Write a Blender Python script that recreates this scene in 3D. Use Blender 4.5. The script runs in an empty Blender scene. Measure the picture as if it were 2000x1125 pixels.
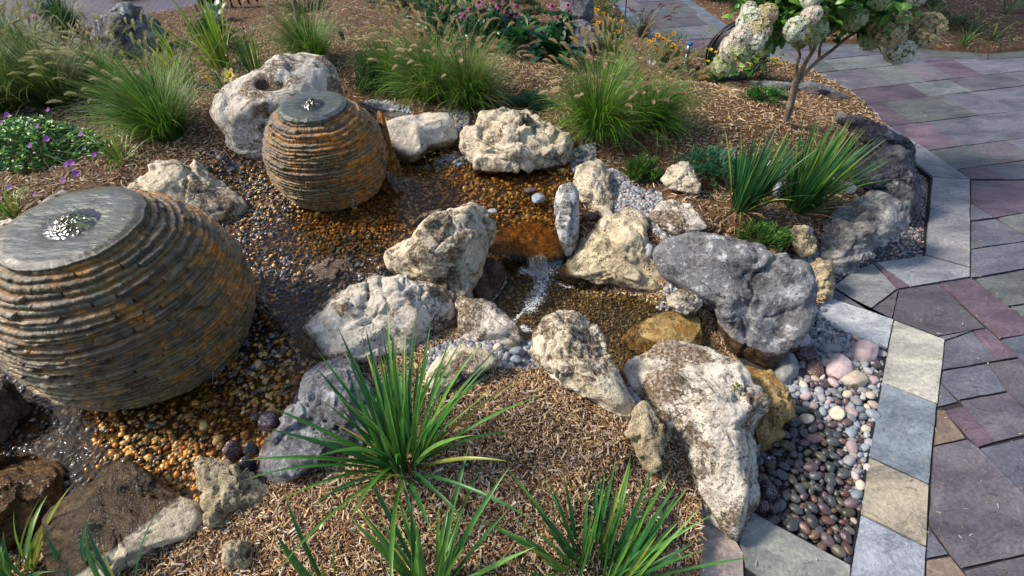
import bpy, bmesh, math, random
import numpy as np
from mathutils import Vector, Matrix
rng = np.random.default_rng(7)
random.seed(7)
C = bpy.context.scene.collection
# ------------------------------------------------------------------ camera, world, sun, exposure
FPX, PITCH, CH = 960.0, math.radians(46.5), 2.4
cam = bpy.data.objects.new('camera', bpy.data.cameras.new('camera')); C.objects.link(cam)
cam.location = (0, 0, CH); cam.rotation_euler = (math.pi/2 - PITCH, 0, 0)
cam.data.sensor_width = 36; cam.data.lens = 36*FPX/2000; cam.data.clip_end = 400; cam.data.clip_start = .05
bpy.context.scene.camera = cam
SUN = np.array([-.73, .12, .64]); SUN /= np.linalg.norm(SUN)
w = bpy.data.worlds.new('World'); bpy.context.scene.world = w; w.use_nodes = True
nt = w.node_tree; bg = nt.nodes['Background']
sky = nt.nodes.new('ShaderNodeTexSky'); sky.sky_type = 'NISHITA'; sky.sun_disc = False
sky.sun_elevation = math.asin(SUN[2]); sky.sun_rotation = math.atan2(SUN[0], SUN[1])
sky.air_density = 1.0; sky.dust_density = 2.0
nt.links.new(sky.outputs[0], bg.inputs[0]); bg.inputs[1].default_value = .125
sl = bpy.data.lights.new('sun', 'SUN'); sl.energy = 3.7; sl.angle = math.radians(9.0); sl.color = (1, .90, .75)
so = bpy.data.objects.new('sun', sl); C.objects.link(so)
so.rotation_euler = Vector(SUN).to_track_quat('Z', 'Y').to_euler()
vs = bpy.context.scene.view_settings
vs.view_transform = 'Standard'; vs.look = 'None'; vs.gamma = 1; vs.exposure = 0.43
bpy.context.scene.cycles.max_bounces = 8
bpy.context.scene.cycles.transparent_max_bounces = 12
bpy.context.scene.cycles.use_denoising = True

# ------------------------------------------------------------------ pixel -> world helpers (authoring only)
_c, _s = math.cos(PITCH), math.sin(PITCH)
RX = np.array([1., 0, 0]); FW = np.array([0, _c, -_s]); UP = np.array([0, _s, _c]); CAM = np.array([0, 0, CH])
def ray(px, py):
    px = np.asarray(px, float); py = np.asarray(py, float)
    return FW + RX*((px-1000)/FPX)[..., None] + UP*((562.5-py)/FPX)[..., None]
def at(px, py, z):
    d = ray(px, py); return CAM + d*((np.asarray(z, float)-CH)/d[..., 2])[..., None]
def atY(px, py, Y):
    d = ray(px, py); return CAM + d*(Y/d[..., 1])[..., None]
def proj(P):
    P = P-CAM; d = P@FW
    return np.stack([1000+FPX*(P@RX)/d, 562.5-FPX*(P@UP)/d], -1)
def inpoly(x, y, poly):
    poly = np.asarray(poly, float); r = np.zeros(np.shape(x), bool); n = len(poly)
    for i in range(n):
        x0, y0 = poly[i]; x1, y1 = poly[(i+1) % n]
        if y0 == y1: continue
        c = ((y0 > y) != (y1 > y)) & (x < (x1-x0)*(y-y0)/(y1-y0)+x0)
        r ^= c
    return r
def norm(v): return v/np.maximum(np.linalg.norm(v, axis=-1, keepdims=True), 1e-9)

# ------------------------------------------------------------------ noise
def _h(ix, iy, iz, seed):
    n = (ix*374761393 + iy*668265263 + iz*2147483647 + seed*1274126177) & 0xffffffff
    n = ((n ^ (n >> 13))*1274126177) & 0xffffffff
    return (n ^ (n >> 16)) & 0xffffffff
def perlin(p, seed=0):
    p = np.asarray(p, float); i = np.floor(p).astype(np.int64); f = p-i; u = f*f*f*(f*(f*6-15)+10); out = 0
    for dx in (0, 1):
        for dy in (0, 1):
            for dz in (0, 1):
                h = _h(i[..., 0]+dx, i[..., 1]+dy, i[..., 2]+dz, seed)
                a = (h & 1023)/1023*2*math.pi; zz = ((h >> 10) & 1023)/1023*2-1; r = np.sqrt(1-zz*zz)
                g = r*np.cos(a)*(f[..., 0]-dx)+r*np.sin(a)*(f[..., 1]-dy)+zz*(f[..., 2]-dz)
                wx = u[..., 0] if dx else 1-u[..., 0]; wy = u[..., 1] if dy else 1-u[..., 1]; wz = u[..., 2] if dz else 1-u[..., 2]
                out = out+g*wx*wy*wz
    return out*1.5
def fbm(p, o=4, seed=0):
    r = 0; a = 1.; t = 0
    for k in range(o):
        r = r+a*perlin(p*(2.03**k)+17.3*k, seed+k); t += a; a *= .5
    return r/t
def ridge(p, o=3, seed=0):
    r = 0; a = 1.; t = 0
    for k in range(o):
        r = r+a*(1-2*np.abs(perlin(p*(2.1**k)+9.1*k, seed+k))); t += a; a *= .5
    return r/t
def sstep(a, b, x):
    t = np.clip((x-a)/(b-a), 0, 1); return t*t*(3-2*t)

# ------------------------------------------------------------------ mesh helpers
def mesh(name, V, F, mat, col=None, smooth=True, parent=None, origin=None, attrs=None):
    V = np.asarray(V, np.float64).reshape(-1, 3)
    if origin is not None: V = V-np.asarray(origin)
    me = bpy.data.meshes.new(name)
    if isinstance(F, np.ndarray):
        k = F.shape[1]; n = len(F)
        me.vertices.add(len(V)); me.vertices.foreach_set('co', V.astype(np.float32).ravel())
        me.loops.add(n*k); me.loops.foreach_set('vertex_index', F.astype(np.int32).ravel())
        me.polygons.add(n); me.polygons.foreach_set('loop_start', np.arange(0, n*k, k, dtype=np.int32))
        me.update(calc_edges=True)
    else:
        me.from_pydata([tuple(v) for v in V], [], F); me.update()
    me.polygons.foreach_set('use_smooth', np.full(len(me.polygons), smooth))
    if col is not None:
        col = np.asarray(col, float)
        c4 = np.ones((len(V), 4), np.float32); c4[:, :3] = col
        a = me.color_attributes.new('col', 'FLOAT_COLOR', 'POINT'); a.data.foreach_set('color', c4.ravel())
    for k_, v_ in (attrs or {}).items():
        a = me.attributes.new(k_, 'FLOAT', 'POINT'); a.data.foreach_set('value', np.asarray(v_, np.float32))
    me.validate()
    ob = bpy.data.objects.new(name, me); C.objects.link(ob)
    for m in (mat if isinstance(mat, (list, tuple)) else [mat]): me.materials.append(m)
    if parent is not None: ob.parent = parent
    if origin is not None: ob.location = origin
    return ob
def tag(o, label=None, cat=None, group=None, kind=None):
    if label: o['label'] = label
    if cat: o['category'] = cat
    if group: o['group'] = group
    if kind: o['kind'] = kind
    return o
def empty(name, loc, label, cat, group=None):
    o = bpy.data.objects.new(name, None); C.objects.link(o); o.location = loc; o.empty_display_size = .1
    return tag(o, label, cat, group)
def child(name, V, F, mat, root, **kw):
    """mesh in world coordinates under an empty at root.location"""
    L = np.array(root.location); return mesh(name, np.asarray(V).reshape(-1, 3)-L, F, mat, parent=root, **kw)
def gridF(nu, nv, wrap_u=False):
    i = np.arange(nu if wrap_u else nu-1); j = np.arange(nv-1); I, J = np.meshgrid(i, j, indexing='ij')
    I2 = (I+1) % nu
    return np.stack([I*nv+J, I2*nv+J, I2*nv+J+1, I*nv+J+1], -1).reshape(-1, 4)
def instances(T, F, P, R, S):
    """template T (v,3), faces F, positions P (n,3), rotation matrices R (n,3,3), scales S (n,3)"""
    n = len(P); V = np.einsum('nij,nvj->nvi', R, T[None]*S[:, None, :])+P[:, None, :]
    FF = F[None]+(np.arange(n)*len(T))[:, None, None]
    return V.reshape(-1, 3), FF.reshape(-1, F.shape[1])
def rotm(yaw, pitch, roll):
    cy, sy, cp, sp, cr, sr = np.cos(yaw), np.sin(yaw), np.cos(pitch), np.sin(pitch), np.cos(roll), np.sin(roll)
    z = np.zeros_like(cy); o = z+1
    A = np.stack([cy, -sy, z, sy, cy, z, z, z, o], -1).reshape(-1, 3, 3)
    B = np.stack([cp, z, sp, z, o, z, -sp, z, cp], -1).reshape(-1, 3, 3)
    D = np.stack([o, z, z, z, cr, -sr, z, sr, cr], -1).reshape(-1, 3, 3)
    return A@B@D
_ico = {}
def ico(n):
    if n not in _ico:
        bm = bmesh.new(); bmesh.ops.create_icosphere(bm, subdivisions=n, radius=1)
        _ico[n] = (np.array([v.co[:] for v in bm.verts]), np.array([[v.index for v in f.verts] for f in bm.faces])); bm.free()
    return _ico[n]
def vnormals(V, F):
    n = np.zeros_like(V); a = V[F[:, 0]]; b = V[F[:, 1]]; c = V[F[:, 2]]; fn = np.cross(b-a, c-a)
    for k in range(F.shape[1]): np.add.at(n, F[:, k], fn)
    return norm(n)
def tube(pts, rad, seg=8, cap=True):
    pts = np.asarray(pts, float); n = len(pts); rad = np.broadcast_to(np.asarray(rad, float), (n,))
    t = norm(np.gradient(pts, axis=0)); ref = np.array([.3, .2, 1.]) if abs(t[0, 2]) < .9 else np.array([1., 0, .1])
    V = []
    for i in range(n):
        a = np.cross(t[i], ref); a /= np.linalg.norm(a); b = np.cross(t[i], a); ref = -np.cross(t[i], a) if False else ref
        th = np.linspace(0, 2*math.pi, seg, endpoint=False)
        V.append(pts[i]+rad[i]*(np.cos(th)[:, None]*a+np.sin(th)[:, None]*b))
    V = np.array(V).reshape(-1, 3); F = []
    for i in range(n-1):
        for j in range(seg):
            F.append([i*seg+j, i*seg+(j+1) % seg, (i+1)*seg+(j+1) % seg, (i+1)*seg+j])
    F = [list(map(int, f)) for f in F]
    if cap: F += [list(range(seg))[::-1], [(n-1)*seg+j for j in range(seg)]]
    return V, F
def join(parts):
    VV, FF, o = [], [], 0
    for V, F in parts:
        VV.append(V); FF += [[int(i)+o for i in f] for f in F]; o += len(V)
    return np.concatenate(VV), FF
def spline(P, n):
    P = np.asarray(P, float); t = np.linspace(0, len(P)-1, n); out = []
    Q = np.vstack([2*P[0]-P[1], P, 2*P[-1]-P[-2]])
    for x in t:
        i = min(int(x), len(P)-2); u = x-i; a, b, c, d = Q[i:i+4]
        out.append(.5*((2*b)+(-a+c)*u+(2*a-5*b+4*c-d)*u*u+(-a+3*b-3*c+d)*u**3))
    return np.array(out)

# ------------------------------------------------------------------ materials
class N:
    def __init__(s, name):
        s.m = bpy.data.materials.new(name); s.m.use_nodes = True; s.t = s.m.node_tree
        s.b = s.t.nodes['Principled BSDF']; s.out = s.t.nodes['Material Output']
    def n(s, ty, **kw):
        x = s.t.nodes.new(ty)
        for k, v in kw.items():
            if k.startswith('i_'): x.inputs[int(k[2:])].default_value = v
            else: setattr(x, k, v)
        return x
    def l(s, a, b): s.t.links.new(a, b)
    def noise(s, co, scale, detail=6, rough=.6, dist=0):
        x = s.n('ShaderNodeTexNoise'); s.l(co, x.inputs['Vector']); x.inputs['Scale'].default_value = scale
        x.inputs['Detail'].default_value = detail; x.inputs['Roughness'].default_value = rough; x.inputs['Distortion'].default_value = dist
        return x.outputs[0]
    def ramp(s, f, a, b, ca=(0, 0, 0, 1), cb=(1, 1, 1, 1)):
        r = s.n('ShaderNodeValToRGB'); s.l(f, r.inputs[0]); e = r.color_ramp.elements
        e[0].position = a; e[1].position = b; e[0].color = ca; e[1].color = cb; return r.outputs[0]
    def mix(s, f, a, b, mode='MIX'):
        x = s.n('ShaderNodeMix', data_type='RGBA', blend_type=mode)
        for v, i in ((f, 0), (a, 6), (b, 7)):
            if hasattr(v, 'links') or hasattr(v, 'is_linked'): s.l(v, x.inputs[i])
            else: x.inputs[i].default_value = v if i == 0 else (tuple(v)+(1,))[:4]
        return x.outputs[2]
    def math(s, op, a, b=0.0, c=None):
        x = s.n('ShaderNodeMath', operation=op)
        for v, i in ((a, 0), (b, 1), (c, 2)):
            if v is None: continue
            if hasattr(v, 'is_linked'): s.l(v, x.inputs[i])
            else: x.inputs[i].default_value = v
        return x.outputs[0]
    def attr(s, name='col'):
        return s.n('ShaderNodeAttribute', attribute_name=name)
    def bump(s, h, strength=.5, dist=.01, nrm=None):
        x = s.n('ShaderNodeBump'); s.l(h, x.inputs['Height']); x.inputs['Strength'].default_value = strength; x.inputs['Distance'].default_value = dist
        if nrm is not None: s.l(nrm, x.inputs['Normal'])
        return x.outputs[0]
def objco(m, offs=True):
    tc = m.n('ShaderNodeTexCoord'); oi = m.n('ShaderNodeObjectInfo'); v = m.n('ShaderNodeVectorMath', operation='MULTIPLY_ADD')
    m.l(oi.outputs['Random'], v.inputs[0]); v.inputs[1].default_value = (31., 17., 23.) if offs else (0, 0, 0); m.l(tc.outputs['Object'], v.inputs[2])
    return v.outputs[0]
def mat_col(name, rough=.7, bumpscale=60, bump=.3, dist=.004, vary=.35, spec=.5, trans=0, coat=0, noisescale=25):
    m = N(name); co = objco(m, False); a = m.attr().outputs['Color']
    nz = m.noise(co, noisescale, 5)
    f = m.ramp(nz, .25, .75, (1-vary,)*3+(1,), (1+vary,)*3+(1,))
    c = m.mix(1.0, a, f, 'MULTIPLY'); m.l(c, m.b.inputs['Base Color'])
    m.b.inputs['Roughness'].default_value = rough; m.b.inputs['Specular IOR Level'].default_value = spec
    m.b.inputs['Coat Weight'].default_value = coat; m.b.inputs['Coat Roughness'].default_value = .08
    if bump: m.l(m.bump(m.noise(co, bumpscale, 4), bump, dist), m.b.inputs['Normal'])
    if trans:
        tr = m.n('ShaderNodeBsdfTranslucent'); m.l(c, tr.inputs[0]); mx = m.n('ShaderNodeMixShader'); mx.inputs[0].default_value = trans
        m.l(m.b.outputs[0], mx.inputs[1]); m.l(tr.outputs[0], mx.inputs[2]); m.l(mx.outputs[0], m.out.inputs[0])
    return m.m
def mat_flat(name, col, rough=.5, metal=0, bump=0):
    m = N(name); co = objco(m); nz = m.noise(co, 20, 4)
    c = m.mix(nz, [x*.75 for x in col], [min(1, x*1.25) for x in col]); m.l(c, m.b.inputs['Base Color'])
    m.b.inputs['Roughness'].default_value = rough; m.b.inputs['Metallic'].default_value = metal
    if bump: m.l(m.bump(m.noise(co, 80, 4), bump, .003), m.b.inputs['Normal'])
    return m.m
def mat_rock(name, light, mid, dark, brown=(.16, .10, .05), darkamt=.5, brownamt=.35, rough=.85, wet=(.09, .055, .025), wetrough=.25, pit=.6, scale=1., streak=False, lt=(.36, .55), bk_=(.53, .57)):
    """weathered limestone: pale crust, grey weathering, dark lichen specks, brown organic patches; attribute 'wet' = water-stained foot"""
    m = N(name); co = objco(m)
    big = m.noise(co, 3.2*scale, 8, .65, .6); fine = m.noise(co, 38*scale, 8, .7); medm = m.noise(co, 11*scale, 8, .68, .3)
    if streak:
        mp = m.n('ShaderNodeMapping'); m.l(co, mp.inputs[0]); mp.inputs['Scale'].default_value = (1, 1, 5); medm = m.noise(mp.outputs[0], 7*scale, 8, .7, .8)
    c = m.mix(m.ramp(medm, *lt), mid, light)
    c = m.mix(m.ramp(big, .42, .62), c, m.mix(m.ramp(fine, lt[0], lt[1]+.06), mid, light))
    dk = m.math('MULTIPLY', m.ramp(m.noise(co, 6.3*scale, 9, .75, .4), .5, .58), m.ramp(fine, .38, .55))
    c = m.mix(m.math('MULTIPLY', dk, darkamt), c, dark)
    bk = m.math('MULTIPLY', m.ramp(m.noise(co, 4.1*scale, 10, .7, .9), *bk_), m.ramp(m.noise(co, 60*scale, 5, .7), .3, .55))
    c = m.mix(m.math('MULTIPLY', bk, brownamt), c, brown)
    vor = m.n('ShaderNodeTexVoronoi', feature='DISTANCE_TO_EDGE'); mp = m.n('ShaderNodeMix', data_type='RGBA', blend_type='ADD'); 
    mp.inputs[0].default_value = .55; m.l(co, mp.inputs[6]); m.l(m.n('ShaderNodeTexNoise').outputs[1], mp.inputs[7])
    wn = m.n('ShaderNodeTexNoise'); m.l(co, wn.inputs[0]); wn.inputs['Scale'].default_value = 5; wn.inputs['Detail'].default_value = 5
    m.l(wn.outputs[1], mp.inputs[7]); m.l(mp.outputs[2], vor.inputs[0]); vor.inputs['Scale'].default_value = 5.5*scale
    crack = m.ramp(vor.outputs[0], .0, .016)
    crack = m.math('MAXIMUM', crack, m.ramp(m.noise(co, 3.7*scale, 3), .40, .46))
    c = m.mix(m.math('MULTIPLY', m.math('SUBTRACT', 1.0, crack), .8), c, [x*.5 for x in dark])
    pits = m.ramp(m.noise(co, 70*scale, 3, .55), .56, .68)
    pm_ = m.ramp(m.noise(co, 3.1*scale, 4), .40, .56); pits = m.math('MULTIPLY', pits, pm_)
    c = m.mix(m.math('MULTIPLY', pits, .5), c, [x*.6 for x in dark])
    # wet foot
    wa = m.attr('wet').outputs['Fac']; wv = m.math('ADD', wa, m.math('MULTIPLY', m.math('SUBTRACT', big, .5), .9)); wf = m.ramp(wv, .42, .6)
    wc = m.mix(m.ramp(medm, .38, .62), [x*.4 for x in wet], [min(1, x*2.0) for x in wet])
    wc = m.mix(m.ramp(fine, .4, .7), wc, [x*.3 for x in wet])
    c = m.mix(wf, c, wc); m.l(c, m.b.inputs['Base Color'])
    r = m.mix(wf, (rough,)*3, (wetrough,)*3); m.l(r, m.b.inputs['Roughness']); m.b.inputs['Specular IOR Level'].default_value = .45
    h = m.math('ADD', m.math('MULTIPLY', medm, 1.0), m.math('MULTIPLY', fine, .45))
    h = m.math('SUBTRACT', h, m.math('MULTIPLY', pits, .5*pit)); h = m.math('ADD', h, m.math('MULTIPLY', crack, .5))
    h = m.math('ADD', h, m.math('MULTIPLY', m.noise(co, 150*scale, 4, .7), .12))
    m.l(m.bump(h, 1., .027), m.b.inputs['Normal'])
    return m.m
cream, creamd = (.66, .58, .44), (.42, .36, .26)
M = dict(
  white=mat_rock('pale_limestone', (.86, .80, .70), (.55, .49, .40), (.12, .10, .08), (.15, .095, .05), .6, 1., bk_=(.51, .545)),
  cream=mat_rock('cream_limestone', (.84, .75, .58), (.55, .46, .32), (.10, .09, .07), (.10, .065, .04), .7, .95),
  grey=mat_rock('grey_limestone', (.60, .60, .58), (.24, .24, .25), (.06, .06, .065), (.10, .08, .06), .8, .3, lt=(.46, .6)),
  bluegrey=mat_rock('blue_grey_limestone', (.62, .64, .68), (.20, .205, .22), (.04, .042, .05), (.10, .08, .06), .9, .3, lt=(.52, .60)),
  dark=mat_rock('dark_pitted_limestone', (.55, .56, .60), (.17, .175, .195), (.02, .022, .03), (.06, .05, .045), .95, .2, pit=1.2, lt=(.56, .67)),
  mottled=mat_rock('mottled_limestone', (.74, .75, .74), (.46, .46, .45), (.03, .03, .035), (.07, .06, .05), 1., .9, scale=1.6),
  ochre=mat_rock('ochre_limestone', (.80, .70, .50), (.50, .41, .26), (.12, .10, .06), (.14, .09, .04), .6, .7),
  smooth=mat_rock('smooth_limestone', (.76, .71, .62), (.52, .46, .37), (.20, .16, .11), (.22, .15, .09), .25, .35, pit=.2, wet=(.16, .105, .05)),
  gold=mat_rock('golden_wet_stone', (.62, .46, .20), (.26, .14, .03), (.07, .04, .015), (.34, .16, .02), .9, .9, rough=.2, wet=(.34, .14, .02), scale=1.8, streak=False),
  umber=mat_rock('brown_wet_stone', (.22, .15, .11), (.13, .085, .06), (.03, .025, .022), (.07, .045, .03), .7, .5, rough=.25, wet=(.13, .075, .05)),
  amber=mat_rock('amber_wet_stone', (.30, .18, .06), (.15, .08, .025), (.05, .03, .012), (.10, .05, .015), .8, .8, rough=.15, wet=(.17, .085, .025), wetrough=.14, scale=1.5),
  lip=mat_rock('orange_lip_stone', (.62, .36, .10), (.36, .15, .03), (.10, .05, .015), (.30, .10, .02), .6, .8, rough=.15, wet=(.40, .16, .03), wetrough=.12, scale=2.4),
  tufa=mat_rock('knobbly_tufa', (.66, .57, .40), (.42, .34, .21), (.11, .09, .05), (.16, .11, .05), .6, .5, pit=1.1, scale=1.4),
)
def mat_pebble(name, a, b, rough=.55):
    m = N(name); co = objco(m); oi = m.n('ShaderNodeObjectInfo')
    c = m.mix(m.ramp(m.noise(co, 30, 6, .7), .35, .65), a, b)
    c = m.mix(m.math('MULTIPLY', m.ramp(m.noise(co, 160, 3), .55, .6), .35), c, (.6, .58, .55))
    f = m.math('MULTIPLY_ADD', oi.outputs['Random'], .7, .65); x = m.n('ShaderNodeVectorMath', operation='SCALE'); m.l(c, x.inputs[0]); m.l(f, x.inputs['Scale'])
    m.l(x.outputs[0], m.b.inputs['Base Color']); m.b.inputs['Roughness'].default_value = rough
    m.l(m.bump(m.noise(co, 120, 4), .25, .003), m.b.inputs['Normal'])
    return m.m
PEB = {'grey': ((.34, .35, .37), (.20, .21, .23)), 'blue grey': ((.26, .31, .38), (.15, .18, .23)), 'pink': ((.55, .46, .46), (.36, .25, .26)),
       'cream': ((.60, .52, .42), (.42, .35, .27)), 'dark slate': ((.045, .055, .065), (.02, .025, .032)), 'rust brown': ((.13, .055, .035), (.06, .03, .022)), 'purple': ((.10, .055, .07), (.05, .032, .045)), 'olive': ((.085, .08, .05), (.045, .04, .028))}
PM = {k: mat_pebble('pebble_'+k.replace(' ', '_'), *v, rough=.22 if k in ('dark slate', 'rust brown', 'purple', 'olive') else .55) for k, v in PEB.items()}
M['pebble'] = mat_col('loose_pebbles', .5, 150, .3, .002, .3, noisescale=60)
M['wetpebble'] = mat_col('wet_pebbles', .12, 150, .2, .002, .35, noisescale=60)
M['chips'] = mat_col('shredded_bark', .85, 220, .5, .002, .3, noisescale=90)
M['blade'] = mat_col('grass_blades', .45, 0, 0, 0, .2, trans=.3)
M['leaf'] = mat_col('green_leaves', .36, 40, .2, .003, .25, trans=.25)
M['petal'] = mat_col('petals', .6, 0, 0, 0, .08, trans=.45, noisescale=40)
M['plume'] = mat_col('grass_plumes', .8, 0, 0, 0, .15, trans=.35)
M['bark'] = mat_rock('trunk_bark', (.36, .29, .23), (.22, .17, .13), (.07, .05, .04), (.12, .08, .06), .5, .3)
M['black'] = mat_flat('black_enamel', (.012, .012, .014), .35)
M['rubber'] = mat_flat('black_rubber_hose', (.012, .015, .022), .38)
M['steel'] = mat_flat('galvanised_steel', (.42, .46, .5), .35, .8)
M['blue'] = mat_flat('blue_plastic', (.02, .12, .55), .35)
M['whitep'] = mat_flat('white_plastic', (.6, .68, .75), .4)
M['kerb'] = mat_flat('pale_kerb_stone', (.6, .6, .58), .8, 0, .4)
M['edging'] = mat_flat('dark_steel_edging', (.015, .018, .025), .5)

def mat_slate():
    m = N('stacked_slate'); co = objco(m); a = m.attr().outputs['Color']
    n1 = m.noise(co, 45, 8, .75); n2 = m.noise(co, 14, 6, .65)
    c = m.mix(1.0, a, m.ramp(n1, .28, .75, (.35, .35, .35, 1), (1.75, 1.75, 1.75, 1)), 'MULTIPLY')
    c = m.mix(m.math('MULTIPLY', m.ramp(n1, .62, .75), .3), c, (.30, .27, .20))
    m.l(c, m.b.inputs['Base Color']); m.b.inputs['Coat Weight'].default_value = .12; m.b.inputs['Coat Roughness'].default_value = .15
    m.l(m.ramp(n2, .3, .7, (.22,)*3+(1,), (.45,)*3+(1,)), m.b.inputs['Roughness']); m.b.inputs['Specular IOR Level'].default_value = .6
    h = m.math('ADD', m.math('MULTIPLY', n2, .8), n1); h = m.math('ADD', h, m.math('MULTIPLY', m.noise(co, 170, 4, .7), .3))
    m.l(m.bump(h, .9, .012), m.b.inputs['Normal']); return m.m
M['slate'] = mat_slate()
def mat_cap():
    m = N('wet_slate_cap'); co = objco(m)
    mp = m.n('ShaderNodeMapping'); m.l(co, mp.inputs[0]); mp.inputs['Rotation'].default_value = (0, 0, .5); mp.inputs['Scale'].default_value = (1, 3.2, 1)
    n1 = m.noise(mp.outputs[0], 7, 9, .72, 1.6); n2 = m.noise(co, 4, 5)
    c = m.mix(m.ramp(n1, .35, .65), (.022, .030, .036), (.125, .14, .15)); c = m.mix(m.math('MULTIPLY', m.ramp(n2, .4, .65), .6), c, (.07, .085, .045))
    c = m.mix(m.ramp(m.noise(mp.outputs[0], 22, 8, .7), .6, .7), c, (.32, .36, .40))
    sp = m.n('ShaderNodeTexCoord').outputs['Object']; sx = m.n('ShaderNodeSeparateXYZ'); m.l(sp, sx.inputs[0]); d_ = m.math('SQRT', m.math('ADD', m.math('MULTIPLY', sx.outputs[0], sx.outputs[0]), m.math('MULTIPLY', sx.outputs[1], sx.outputs[1])))
    hol = m.ramp(m.math('ADD', d_, m.math('MULTIPLY', n2, .14)), .08, .24); c = m.mix(m.math('SUBTRACT', 1.0, hol), c, (.035, .045, .022)); ring = m.ramp(m.math('ADD', d_, m.math('MULTIPLY', n1, .10)), .26, .33); c = m.mix(m.math('MULTIPLY', ring, .45), c, (.10, .06, .02))
    m.l(c, m.b.inputs['Base Color']); m.b.inputs['Roughness'].default_value = .2; m.b.inputs['Specular IOR Level'].default_value = .4
    m.l(m.bump(m.math('ADD', n1, m.math('MULTIPLY', m.noise(mp.outputs[0], 40, 5), .3)), .6, .008), m.b.inputs['Normal']); return m.m
M['cap'] = mat_cap()
def mat_water(name, tint, rip=9., bs=.5, refl=1.0, ior=1.38, gr=.03):
    m = N(name); tc = m.n('ShaderNodeNewGeometry').outputs['Position']
    n1 = m.noise(tc, rip, 3, .5, 1.0); n2 = m.noise(tc, rip*3.3, 3, .5, .6)
    nb = m.bump(m.math('ADD', n1, m.math('MULTIPLY', n2, .35)), bs, .02)
    gl = m.n('ShaderNodeBsdfGlossy'); gl.inputs['Roughness'].default_value = gr; m.l(nb, gl.inputs['Normal']); gl.inputs[0].default_value = (refl,)*3+(1,)
    tr = m.n('ShaderNodeBsdfTransparent'); tr.inputs[0].default_value = tuple(tint)+(1,)
    fr = m.n('ShaderNodeFresnel'); fr.inputs[0].default_value = ior; m.l(nb, fr.inputs['Normal'])
    mx = m.n('ShaderNodeMixShader'); m.l(fr.outputs[0], mx.inputs[0]); m.l(tr.outputs[0], mx.inputs[1]); m.l(gl.outputs[0], mx.inputs[2]); m.l(mx.outputs[0], m.out.inputs[0])
    return m.m
M['water'] = mat_water('clear_amber_water', (.97, .91, .76), 10, .24, .8, 1.33)
M['glass'] = mat_water('bubbling_water', (.62, .70, .60), 18, .08, .16, 1.33, .2)
def mat_foam():
    m = N('white_foam'); m.b.inputs['Base Color'].default_value = (.8, .84, .88, 1); m.b.inputs['Roughness'].default_value = .2
    m.b.inputs['Alpha'].default_value = .8; return m.m
M['foam'] = mat_foam()
def mat_ground():
    m = N('garden_soil'); tc = m.n('ShaderNodeNewGeometry').outputs['Position']; a = m.attr().outputs['Color']
    n1 = m.noise(tc, 30, 8, .7); n2 = m.noise(tc, 110, 5, .7)
    c = m.mix(1.0, a, m.ramp(n1, .3, .7, (.4, .4, .4, 1), (1.7, 1.6, 1.5, 1)), 'MULTIPLY'); c = m.mix(m.math('MULTIPLY', m.ramp(n2, .55, .65), .4), c, (.25, .17, .10))
    m.l(c, m.b.inputs['Base Color']); m.b.inputs['Roughness'].default_value = .9
    m.l(m.bump(m.math('ADD', n1, n2), 1., .015), m.b.inputs['Normal']); return m.m
M['ground'] = mat_ground()
def mat_flag(name, rough):
    m = N(name); g = m.n('ShaderNodeNewGeometry'); tc = g.outputs['Position']; a = m.attr().outputs['Color']
    mp = m.n('ShaderNodeMapping'); m.l(tc, mp.inputs[0]); mp.inputs['Rotation'].default_value = (0, 0, -.5); mp.inputs['Scale'].default_value = (1, 2.4, 1)
    n1 = m.noise(mp.outputs[0], 2.6, 9, .62, .5); n2 = m.noise(tc, 48, 6, .7); n3 = m.noise(tc, 5, 6, .6, .5)
    c = m.mix(1.0, a, m.ramp(n1, .3, .7, (.55, .55, .60, 1), (1.5, 1.46, 1.36, 1)), 'MULTIPLY')
    c = m.mix(1.0, c, m.ramp(n2, .3, .7, (.68, .68, .70, 1), (1.32, 1.32, 1.3, 1)), 'MULTIPLY')
    # cleft riven lines
    st = m.n('ShaderNodeMath', operation='FRACT'); m.l(m.math('MULTIPLY', n1, 11.), st.inputs[0])
    ln = m.ramp(st.outputs[0], .0, .09); c = m.mix(m.math('MULTIPLY', m.math('SUBTRACT', 1.0, ln), m.ramp(n3, .46, .56)), c, m.mix(1.0, c, (.36, .36, .40), 'MULTIPLY'))
    m.l(c, m.b.inputs['Base Color']); m.l(m.ramp(n3, .3, .7, (rough-.12,)*3+(1,), (rough+.15,)*3+(1,)), m.b.inputs['Roughness'])
    h = m.math('ADD', m.math('MULTIPLY', st.outputs[0], .7), m.math('MULTIPLY', n2, .4)); h = m.math('ADD', h, n1)
    m.l(m.bump(h, .7, .008), m.b.inputs['Normal']); return m.m
M['flag'] = mat_flag('riven_flagstone', .5)
def mat_brick():
    m = N('blue_brick_paving'); g = m.n('ShaderNodeNewGeometry').outputs['Position']
    mp = m.n('ShaderNodeMapping'); m.l(g, mp.inputs[0]); mp.inputs['Rotation'].default_value = (0, 0, .5)
    b = m.n('ShaderNodeTexBrick'); m.l(mp.outputs[0], b.inputs[0]); b.inputs['Scale'].default_value = 4.5
    b.inputs['Color1'].default_value = (.085, .08, .13, 1); b.inputs['Color2'].default_value = (.14, .10, .13, 1); b.inputs['Mortar'].default_value = (.03, .03, .045, 1)
    b.inputs['Mortar Size'].default_value = .03
    m.l(b.outputs[0], m.b.inputs['Base Color']); m.b.inputs['Roughness'].default_value = .6; m.l(m.bump(b.outputs[1], .6, -.01), m.b.inputs['Normal']); return m.m
M['brick'] = mat_brick()

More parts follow.
